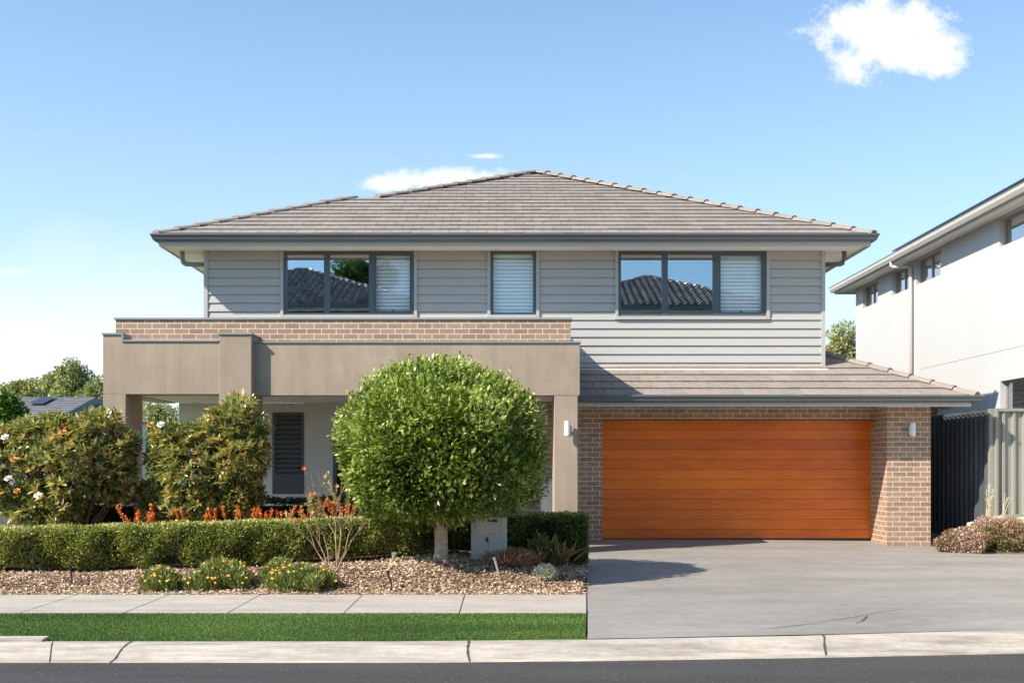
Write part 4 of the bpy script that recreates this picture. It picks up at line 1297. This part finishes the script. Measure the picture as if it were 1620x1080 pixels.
magnolia('right upright magnolia bush with open gaps and one tall shoot mass', (PX(340, MD), MD, -0.05),
         [mb_(338, 690, 15.7, .34, .36, .42), mb_(378, 676, 15.7, .30, .34, .40), mb_(375, 725, 15.6, .50, .45, .50), mb_(275, 690, 15.6, .34, .3, .22), mb_(305, 735, 15.6, .46, .42, .50), mb_(258, 715, 15.7, .27, .3, .42), mb_(320, 800, 15.6, .55, .4, .28), mb_(402, 690, 15.7, .22, .25, .26), mb_(385, 785, 15.6, .34, .35, .3), mb_(245, 790, 15.8, .3, .3, .3)], 2250,
         [fl(254, 672, 15.35, 'white'), fl(238, 672, 15.4, 'old')], 37)

# orange spikes rising behind the hedge
for i, (px0, px1, py0, nsp, lab) in enumerate(((185, 245, 803, 14, 'orange flower spikes behind the hedge under the left magnolia'), (255, 292, 806, 5, 'small orange flower spikes between the two magnolias'),
                                        (322, 384, 802, 9, 'orange flower spikes under the right magnolia'), (400, 470, 797, 11, 'orange flower spikes behind the hedge left of the rose bush'),
                                        (472, 560, 790, 15, 'broad patch of orange flower spikes behind the rose bush'))):
    D = 15.0
    t = thing('orange_flower_plant', lab, 'flower', (PX((px0 + px1) / 2, D), D, 0.0), 'orange spikes behind the hedge')
    Ps = []; As = []; g = MB()
    for k in range(nsp):
        x = PX(random.uniform(px0, px1), D); y = D + random.uniform(-.05, .25); z1 = PZ(py0 + random.uniform(-4, 26), D); lean = Vector((random.uniform(-.5, .35), 0, 1)).normalized()
        top = Vector((x, y, z1)); L = random.uniform(.12, .24)
        g.tube([(x - lean.x * .5, y, 0.0), tuple(top - lean * L), tuple(top)], [.006, .005, .003], 4)
        for s in np.linspace(0, 1, 26):
            p = top - lean * L * s
            for q in range(3):
                Ps.append(p + Vector(rng.normal(0, .009, 3))); As.append(np.array(lean) * .5 + usphere(1)[0])
    g.build('stems', M['stem'], t, fixn=False)
    leaves('flower_spikes', Ps, As, .030, M['orange_leaf'], t, aspect=.6)

# bare rose bush with a few orange leaves
def rose(label, base, targets, seed):
    r = random.Random(seed)
    t = thing('rose_bush', label, 'bush', base, 'leggy rose bushes in the bark')
    g = MB(); tips = []
    b = Vector(base)
    def grow(p, d, L, rad, lev):
        q = p + d * L * .5 + Vector((r.uniform(-.02, .02), r.uniform(-.02, .02), 0)); e = p + d * L
        g.tube([p, q, e], [rad, rad * .85, rad * .65], 5)
        tips.append((e, d, lev))
        if lev < 3:
            for k in range(r.choice((2, 2, 3))):
                nd = (d + Vector((r.uniform(-.5, .5), r.uniform(-.4, .4), r.uniform(-.05, .35)))).normalized()
                grow(e if k else q.lerp(e, .6), nd, L * r.uniform(.5, .8), rad * .62, lev + 1)
    for tg in targets:
        v = Vector(tg) - b
        grow(b + Vector((r.uniform(-.03, .03), r.uniform(-.03, .03), -.02)), v.normalized(), v.length * .42, .009, 0)
    g.build('stems', M['stem'], t, fixn=False)
    Ps = []; As = []
    for e, d, lev in tips:
        if lev >= 1:
            for k in range(r.choice((1, 3, 5, 8))):
                Ps.append(e - d * r.uniform(0, .12)); As.append(np.array(d) * .5 + usphere(1)[0])
    leaves('foliage', Ps, As, .042, M['rose_leaf'], t, aspect=.55)
    end = [e for e in tips if e[2] == 3]; r.shuffle(end)
    for e, d, lev in end[:11]:
        f = MB()
        for j in range(5):
            ph = 6.28 * j / 5 + r.uniform(-.3, .3); rad = Vector((math.cos(ph), -.3, math.sin(ph))); tn = Vector((-math.sin(ph), 0, math.cos(ph)))
            w = .012; s = r.uniform(.025, .04)
            f.add([e, e + rad * s * .6 - tn * w, e + rad * s, e + rad * s * .6 + tn * w], [(0, 1, 2, 3)])
        f.build('flower', r.choice((M['redpetal'], M['redpetal'], M['oldpetal'])), t, fixn=False)
rb = (PX(536, 13.75), 13.75, mulch_z(PX(536, 13.75), 13.75))
rose('taller leggy rose bush with bare stems in front of the hedge', rb, [(PX(530, 13.7), 13.7, PZ(742, 13.7)), (PX(556, 13.8), 13.8, PZ(740, 13.8)), (PX(575, 13.7), 13.75, PZ(772, 13.7)), (PX(512, 13.7), 13.75, PZ(735, 13.7)), (PX(548, 13.6), 13.65, PZ(752, 13.7)), (PX(590, 13.8), 13.9, PZ(785, 13.7))], 4)
rb = (PX(519, 13.9), 13.9, mulch_z(PX(519, 13.9), 13.9))
rose('thinner leggy rose bush leaning left in front of the hedge', rb, [(PX(478, 13.9), 13.9, PZ(790, 13.9)), (PX(497, 13.9), 13.95, PZ(775, 13.9)), (PX(462, 13.9), 13.95, PZ(808, 13.9))], 11)

# daisy clumps: leafy mound, each flower head its own object
fm = {}
for nm, mt in (('o', M['orangepetal']), ('y', M['yellowpetal'])):
    g = MB()
    for j in range(9):
        ph = 6.2832 * j / 9; c, s = math.cos(ph), math.sin(ph)
        g.add([(0, 0, 0), (.011 * c - .005 * s, .011 * s + .005 * c, .003), (.021 * c, .021 * s, .002), (.011 * c + .005 * s, .011 * s - .005 * c, .003)], [(0, 1, 2, 3)])
    me = bpy.data.meshes.new('flower'); me.from_pydata(g.v, [], g.f); me.materials.append(mt); fm[nm] = me
for i, (bl, lab, nf) in enumerate((
        ([(252, 917, 13.0, .22, .22, .15)], 'small round clump of orange daisies at the left end', 30),
        ([(342, 905, 13.2, .22, .22, .17), (372, 908, 13.15, .17, .2, .13), (326, 915, 13.05, .16, .15, .10)], 'middle clump of orange daisies in front of the hedge', 62),
        ([(438, 896, 13.3, .17, .2, .14), (470, 912, 12.98, .24, .22, .17), (455, 910, 13.1, .17, .2, .12), (500, 908, 13.1, .17, .16, .11)], 'right clump of orange daisies beside the rose bushes', 75))):
    blobs = [(PX(px, D), D, mulch_z(PX(px, D), D) + rz * .55, rx, ry, rz) for px, py, D, rx, ry, rz in bl]
    blobs = [(b[0], b[1], b[2], b[3] * 1.0, b[4] * 1.1, b[5] * 1.05) for b in blobs]
    blobs += [(b[0] + random.uniform(-1, 1) * b[3] * .9, b[1] + random.uniform(-1, .6) * b[4], b[2] - random.uniform(0, .06), random.uniform(.07, .13), random.uniform(.07, .12), random.uniform(.05, .12)) for b in blobs for _ in range(5)]
    t = thing('daisy_clump', lab, 'flowers', (blobs[0][0], blobs[0][1], blobs[0][2] - .1), 'orange daisy clumps')
    P, Nn = blob_cloud(blobs, 800 * len(blobs), .6, 40 + i, 9, .3, zmin=-.2)
    leaves('foliage', P, Nn * .4 + usphere(len(P)) * .5 + np.array([0, 0, .8]), .058, M['daisy_leaf'], t, aspect=.2, svar=.5, rnd=np.clip(rng.normal(.55, .3, len(P)), 0, 1))
    P, Nn = blob_cloud(blobs, nf * 3, .2, 40 + i, 9, .3, zmin=-.1)
    ok = (Nn[:, 1] < .35) & (Nn[:, 2] > -.1); P = P[ok][:nf]; Nn = Nn[ok][:nf]
    for p, q in zip(P, Nn):
        f = bpy.data.objects.new('flower', fm[random.choice('ooy')]); COL.objects.link(f); f.parent = t
        f.location = Vector(p + q * .035 + np.array([0, -.01, .015])) - t.location
        f.rotation_euler = (Vector(q) * .5 + Vector((random.uniform(-.3, .3), -.55, .65))).to_track_quat('Z', 'Y').to_euler()
        f.scale = (random.uniform(.6, .95),) * 3

# letterbox pillar
LX0, LX1, LY = PX(745, 14.1), PX(802, 14.1), 14.1
lz = mulch_z(-.2, LY)
lb = thing('letterbox', 'pale rendered letterbox pillar with steel plate and number beside the tree', 'letterbox', ((LX0 + LX1) / 2, LY + .15, lz))
g = MB(); g.box(LX0, LX1, LY, LY + .34, lz - .08, .637); g.build('pillar', M['letterbox'], lb, bevel=.006)
X0, X1, Z0, Z1 = PX(752, LY), PX(795, LY), PZ(845, LY), PZ(820, LY)
g = MB(); g.box(X0, X1, LY - .008, LY - .001, Z0, Z1); pl = g.build('plate', M['steel'], lb, bevel=.002)
g = MB(); g.box(X0 + .012, X1 - .012, LY - .012, LY - .009, Z0 + .012, Z0 + .145); g.build('flap', M['steel'], pl)
g = MB(); g.box(PX(771, LY), PX(787, LY), LY - .014, LY - .009, PZ(825, LY), PZ(821.5, LY)); g.build('slot', M['black'], pl)
x = PX(771, LY)
g = MB(); g.box(x - .011, x + .011, LY - .012, LY - .002, PZ(857, LY), PZ(849.5, LY)); g.add([(x - .011, LY - .012, PZ(849.5, LY)), (x - .011, LY - .012, PZ(852, LY)), (x - .03, LY - .012, PZ(853.5, LY)), (x - .03, LY - .012, PZ(851.8, LY))], [(0, 1, 2, 3)])
nm = g.build('number_one', M['black'], lb, fixn=False)
g = MB(); g.box(x - .011, x + .011, LY - .013, LY - .002, PZ(865, LY), PZ(857.2, LY)); g.build('number_foot', M['yellow'], nm)

# small spotlight and garden stakes in the bark
sx_, sy_ = PX(623, 13.9), 13.9; z = mulch_z(sx_, sy_)
sp = thing('garden_spotlight', 'small steel spotlight in the bark left of the tree trunk', 'light', (sx_, sy_, z))
g = MB(); g.tube([(sx_, sy_, z - .02), (sx_, sy_, z + .05)], .008, 8); g.build('stake', M['black'], sp)
g = MB(); g.tube([(sx_, sy_ + .01, z + .05), (sx_ + .003, sy_, z + .12), (sx_ + .004, sy_ - .004, z + .13)], [.026, .03, .034], 14); g.build('lamp_head', M['steel'], sp)
for px, py, D, tilt, h, mt, lab in ((792, 918, 13.15, -.26, .27, 'steel', 'tall leaning steel garden stake in front of the letterbox'), (622, 932, 12.9, -.30, .20, 'black', 'black leaning stake in the bark between rose bush and tree'),
                             (311, 925, 12.95, -.1, .16, 'black', 'black stake between the two left daisy clumps'), (116, 918, 13.2, -.2, .20, 'black', 'black leaning stake at the left end of the hedge')):
    x = PX(px, D); z = mulch_z(x, D)
    t = thing('garden_stake', lab, 'stake', (x, D, z), 'stakes in the bark')
    g = MB(); tp = (x + tilt * h, D, z + h)
    g.tube([(x, D, z - .03), (x + tilt * h * .5, D, z + h * .5), tp], [.006, .012, .014], 8); g.build('shaft', M[mt], t)
    g = MB(); g.tube([tp, (tp[0] + tilt * .03, D, tp[2] + .03)], [.019, .021], 10); g.build('head', M['coping'] if mt == 'steel' else M['black'], t)

# rusty wispy shrub, strap-leaved plant, silver tuft
def tuft(name, label, cat, x, y, n, L, spread, mat, aspect, seedz=0.0, sx=.3, sy=.15, part='foliage', up=1.0):
    z = mulch_z(x, y)
    t = thing(name, label, cat, (x, y, z))
    P = np.stack([x + rng.normal(0, sx, n), y + rng.normal(0, sy, n), np.full(n, z + .0) + rng.uniform(0, seedz, n)], 1)
    A = np.stack([rng.normal(0, spread, n) + (P[:, 0] - x) * 1.5, rng.normal(0, spread, n), np.full(n, up)], 1)
    leaves(part, P, A, L, mat, t, aspect=aspect, svar=.45, curl=.12)
    return t
t = tuft('dry_shrub', 'rust brown wispy dry shrub at the foot of the letterbox', 'shrub', PX(808, 13.75), 13.75, 1600, .12, .8, M['rust_leaf'], .03, .12, .14, .1)
P, Nn = blob_cloud([(PX(805, 13.75), 13.75, mulch_z(.05, 13.75) + .1,   .32, .2, .13)], 1500, .8, 3, 8, .1, zmin=-.2)
leaves('twiglets', P, usphere(len(P)) + np.array([0, 0, .5]), .035, M['rust_leaf'], t, aspect=.2)
t = tuft('strap_leaf_plant', 'red and green strap-leaved plant in front of the hedge end', 'plant', PX(868, 14.25), 14.25, 150, .30, .55, M['red_strap'], .11, .14, .12, .08)
P, Nn = blob_cloud([(PX(872, 14.2), 14.2, mulch_z(.6, 14.2) + .2, .2, .14, .14), (PX(852, 14.25), 14.25, mulch_z(.5, 14.2) + .3, .13, .1, .14)], 420, .8, 3, 8, .1, zmin=-.2)
leaves('leaf_rosettes', P, usphere(len(P)) + np.array([0, 0, .6]), .075, M['red_strap'], t, aspect=.3)
xs_, ys_ = PX(862, 13.35), 13.35
t = thing('silver_plant', 'small silver-white leafy plant on the bark near the driveway', 'plant', (xs_, ys_, mulch_z(xs_, ys_)))
P, Nn = blob_cloud([(xs_, ys_, mulch_z(xs_, ys_) + .06, .14, .12, .10)], 900, .7, 3, 8, .1)
leaves('foliage', P, Nn * .7 + usphere(len(P)) * .5 + np.array([0, 0, .5]), .035, M['silver_leaf'], t, aspect=.5)
xs_, ys_ = PX(205, 13.6), 13.6

# pink groundcover at the right, dry stalks
for i, (bl, lab) in enumerate((([(7.45, 17.75, .03, .28, .3, .20), (7.72, 17.8, .10, .34, .32, .27), (7.95, 17.9, .16, .30, .3, .28)], 'left mound of pink and green groundcover beside the garage pier'),
                               ([(8.25, 17.72, .12, .38, .34, .30)], 'middle mound of pale green groundcover below the fence'), ([(8.62, 17.75, .12, .36, .3, .28), (9.0, 17.7, .12, .36, .3, .26), (9.4, 17.7, .12, .36, .3, .26)], 'right mound of mauve flowering groundcover at the frame edge'))):
    t = thing('flowering_groundcover', lab, 'groundcover', (bl[0][0], bl[0][1], -.05), 'pink groundcover mounds by the fence')
    bl0 = bl
    bl = bl + [(b[0] + random.uniform(-1, 1) * b[3], b[1] + random.uniform(-1, .4) * b[4], b[2] - random.uniform(-.08, .08), random.uniform(.1, .2), random.uniform(.1, .18), random.uniform(.08, .18)) for b in bl for _ in range(5)]
    P, Nn = blob_cloud(bl, 9000 * len(bl0), .35, 60 + i, 8, .22, zmin=-.1)
    rr = np.clip(rng.uniform(0, 1, len(P)) * (1.0 if i != 1 else .8) + 0.16 * lump(P, 6, 61) + .1 * (i == 2), 0, 1)
    leaves('foliage', P, Nn * .6 + usphere(len(P)) * .8 + np.array([0, 0, .3]), .032, M['pink_leaf'], t, aspect=.5, rnd=rr)
    core_mesh('mound_core', bl0, .62, M['core'], t)  # added dark core under the mound leaves
for (px, hgt, lab, ns) in ((1556, 0.85, 'taller tuft of dry pale stalks in front of the fence post', 9), (1580, .6, 'shorter tuft of dry pale stalks before the grey fence panel', 6)):
    x = PX(px, 18.2); t = thing('dry_stalks', lab, 'plant', (x, 18.1, .2), 'dry stalks by the fence'); g = MB(); Ps = []; As = []
    for k in range(ns):
        dx = random.uniform(-.02, .16); h = hgt * random.uniform(.6, 1.1)
        p = [Vector((x + random.uniform(-.05, .05), 18.05, .2))]
        for s in (.35, .7, 1): p.append(Vector((p[0].x + dx * s * s + random.uniform(-.01, .01), 18.05, .2 + h * s)))
        g.tube(p, [.006, .005, .004, .003], 4)
        for s in range(14):
            q = p[2].lerp(p[3], random.random()); Ps.append(q); As.append(np.array((dx, 0, .3)) + usphere(1)[0] * .5)
    g.build('stems', M['drystalk'], t, fixn=False); leaves('seed_heads', Ps, As, .05, M['silver_leaf'], t, aspect=.12)


# ------------------------------------------------------------------ background trees and houses
def bg_tree(label, blobs, n, leaf, mat, base, trunk_r=.2, seed=1, group='gum trees beyond the houses', shell=.55):
    t = thing('tree', label, 'tree', base, group)
    P, Nn = blob_cloud(blobs, int(n * 1.35), shell, seed, 3.0, .36)
    A = Nn * .4 + usphere(len(P)) + np.array([0, 0, -.1])
    rr = np.clip(rng.normal(.5, .22, len(P)) + .2 * lump(P, 1.1, seed + 3), 0, 1)
    leaves('crown', P, A, leaf * .85, mat, t, aspect=.5, rnd=rr)
    g = MB(); b = Vector(base)
    for q in blobs:
        c = Vector(q[:3])
        g.tube([b, b.lerp(c, .55) + Vector((random.uniform(-.2, .2), 0, .1)), c], [trunk_r, trunk_r * .55, trunk_r * .15], 7)
    g.build('trunk', M['bark'], t, fixn=False)
def gb(px, py, D, rpx, rpz): return (PX(px, D), D, PZ(py, D), rpx / F * D, rpx / F * D * .8, rpz / F * D)
bg_tree('tallest gum tree beyond the far-left brick house', [gb(112, 598, 75, 30, 24), gb(92, 606, 75, 22, 18), gb(122, 625, 75, 26, 26), gb(98, 640, 74, 26, 22), gb(140, 640, 74, 20, 22)], 9000, .30, M['gum_leaf'], (PX(110, 75), 75, -.3), .35, 71)
bg_tree('shorter gum tree left of the tallest one', [gb(42, 610, 78, 18, 12), gb(30, 618, 78, 20, 14), gb(58, 625, 78, 22, 18), gb(10, 622, 79, 18, 10), gb(45, 642, 78, 30, 18)], 6500, .30, M['gum_leaf'], (PX(40, 78), 78, -.3), .3, 72)
bg_tree('gum tree just left of the portico', [gb(160, 618, 70, 20, 20), gb(155, 645, 70, 20, 25), gb(180, 640, 70, 22, 30)], 5000, .28, M['gum_leaf'], (PX(165, 70), 70, -.3), .3, 73)
bg_tree('loose gum tree seen through the portico opening', [gb(250, 655, 60, 28, 24), gb(232, 690, 60, 30, 32), gb(272, 690, 60, 28, 34), gb(300, 660, 62, 26, 24), gb(215, 650, 62, 20, 18), gb(255, 740, 60, 50, 40)], 8500, .24, M['gum_leaf'], (PX(255, 60), 60, -.3), .25, 74, shell=.75)
bg_tree('gum tree rising between the two houses at the right', [gb(1335, 535, 62, 24, 22), gb(1345, 560, 62, 26, 26), gb(1318, 560, 62, 20, 18), gb(1330, 590, 62, 34, 30), gb(1300, 575, 62, 26, 26), gb(1365, 550, 62, 20, 26)], 8500, .22, M['gum_leaf'], (PX(1332, 62), 62, -.3), .3, 75)
bg_tree('bright green street tree at the left frame edge', [gb(5, 650, 30, 26, 30), gb(22, 675, 30, 20, 18), gb(-15, 640, 30, 30, 30), gb(8, 700, 30, 26, 22)], 5500, .17, M['green_leaf'], (PX(0, 30), 30, 0), .1, 76, group='street trees')

fh = thing('house', 'distant brick house with grey tiled roof at the far left', 'house', (-22, 44, 0))
FD = 42.0
g = MB(); g.box(PX(-180, FD), PX(84, FD), FD, FD + 9, -.1, PZ(656, FD)); g.build('wall', brick_mat('grey_brick', (0.2, 0.19, 0.18), (0.15, 0.145, 0.14), (0.5, 0.49, 0.47)), fh)
g = MB(); g.box(PX(84, FD), PX(108, FD), FD + .8, FD + 9, -.1, PZ(656, FD)); g.build('wing_wall', M['pale_render'], fh)
g = MB(); e0, e1 = PX(-200, FD), PX(104, FD - .5); ez = PZ(655, FD - .5); rz_ = PZ(628, FD + 2.6)
ris = (rz_ - ez) / 3.1
tiles(g, (0, FD - .5, ez), (1, 0, 0), [(e0, 0), (e1, 0), (e1, 3.1), (e0, 3.1)], ris, .34, .33, seed=8)
g.add([(e0, FD - .5, ez - .03), (e1, FD - .5, ez - .03), (e1, FD + 2.6, rz_ - .03), (e0, FD + 2.6, rz_ - .03)], [(0, 1, 2, 3)])
g.add([(e0, FD + 2.6, rz_), (e1, FD + 2.6, rz_), (e1, FD + 9, ez), (e0, FD + 9, ez)], [(0, 1, 2, 3)])
g.add([(e1, FD - .5, ez), (e1, FD + 2.6, rz_), (e1, FD + 9, ez)], [(0, 1, 2)])
g.add([(e1, FD + .4, ez - .05), (e1 + .9, FD + .4, ez - .05), (e1 + .9, FD + 3, rz_ - .25), (e1, FD + 3, rz_ - .25)], [(0, 1, 2, 3)])
rfh = g.build('roof', M['grey_tile'], fh, fixn=False)
g = MB(); g.box(e0, e1 + .02, FD - .62, FD - .5, ez - .16, ez); g.build('gutter', M['gutter'], rfh)
g = MB()
for a, b in ((e0 + 3, e0 + 4.6), (PX(28, FD), PX(52, FD))):
    g.add([(a, FD + .9, ez + 1.4 * ris + .1), (b, FD + .9, ez + 1.4 * ris + .1), (b, FD + 2.2, ez + 2.7 * ris + .1), (a, FD + 2.2, ez + 2.7 * ris + .1)], [(0, 1, 2, 3)])
g.build('solar_panel', M['solar'], rfh, fixn=False)


# houses across the street: seen mirrored in the upper windows
def opp_house(label, xp, half, yf, ze, rise, wallc, seed):
    t = thing('house', label, 'house', (xp, yf - half, 3.0), 'houses reflected in the windows')
    x0, x1 = xp - half, xp + half; y0 = yf - 2 * half
    g = MB(); g.box(x0 + .6, x1 - .6, y0 + .6, yf - .6, 2.9, ze - .05); g.build('wall', wallc, t)
    g = MB()
    tiles(g, (0, yf, ze), (-1, 0, 0), [(-x1, 0), (-x0, 0), (-xp, half)], rise, .42, .36, barrel=True, seed=seed)
    tiles(g, (x1, 0, ze), (0, 1, 0), [(y0, 0), (yf, 0), (yf - half, half)], rise, .42, .36, barrel=True, seed=seed + 1)
    tiles(g, (x0, 0, ze), (0, -1, 0), [(-yf, 0), (-y0, 0), (-(yf - half), half)], rise, .42, .36, barrel=True, seed=seed + 2)
    pk_ = (xp, yf - half, ze + half * rise - .02); cs = [(x1, yf, ze - .02), (x0, yf, ze - .02), (x0, y0, ze - .02), (x1, y0, ze - .02)]
    for i in range(4): g.add([cs[i], cs[(i + 1) % 4], pk_], [(0, 1, 2)])
    r_ = g.build('roof', M['dark_tile'], t, fixn=False)
    for i in range(4):
        g = MB(); caps(g, lift(cs[i], .08), lift(pk_, .1), .15, .4, seed + i)
        g.build('ridge_caps', M['dark_tile'], r_, fixn=False)
    g = MB(); g.box(x0 - .1, x1 + .1, yf, yf + .12, ze - .14, ze); g.build('gutter', M['gutter'], r_)
    g = MB(); g.box(x0, x1, yf - .6, yf, ze - .16, ze - .14); g.box(x0, x1, yf - .03, yf - .002, ze - .32, ze - .16); g.build('fascia', M['fascia'], r_)
    for k in range(3):
        xa = x0 + 1.6 + k * (2 * half - 4.6) / 2
        g = MB(); g.box(xa, xa + 1.5, yf - .64, yf - .57, ze - 1.9, ze - .7); w_ = g.build('window', M['frame'], t)
        g = MB(); g.box(xa + .07, xa + 1.43, yf - .569, yf - .562, ze - 1.83, ze - .77); g.build('pane', M['glass_dark'], w_)
brown_w = surf('opposite_wall', (0.13, 0.115, 0.10), .9, .08, 1, 50, .03, .1)
opp_house('dark tiled house across the street mirrored in the window above the garage', 7.6, 5.85, -13.0, 9.0, .41, brown_w, 81)
opp_house('dark tiled house across the street mirrored in the left upper window', -11.2, 7.4, -13.0, 9.1, .40, brown_w, 85)
def rb_(px, py, Dv, r, rz): return (PX(px, Dv), 39.1 - Dv, PZ(py, Dv), r / F * Dv, r / F * Dv, rz / F * Dv)
bg_tree('dark tree across the street mirrored in the left upper window', [rb_(560, 428, 78, 30, 20), rb_(548, 445, 78, 28, 20), rb_(585, 440, 78, 30, 24), rb_(610, 440, 78, 20, 24)], 5000, .32, M['green_leaf'], (PX(570, 78), 39.1 - 78, 3), .3, 91, group='trees across the street')
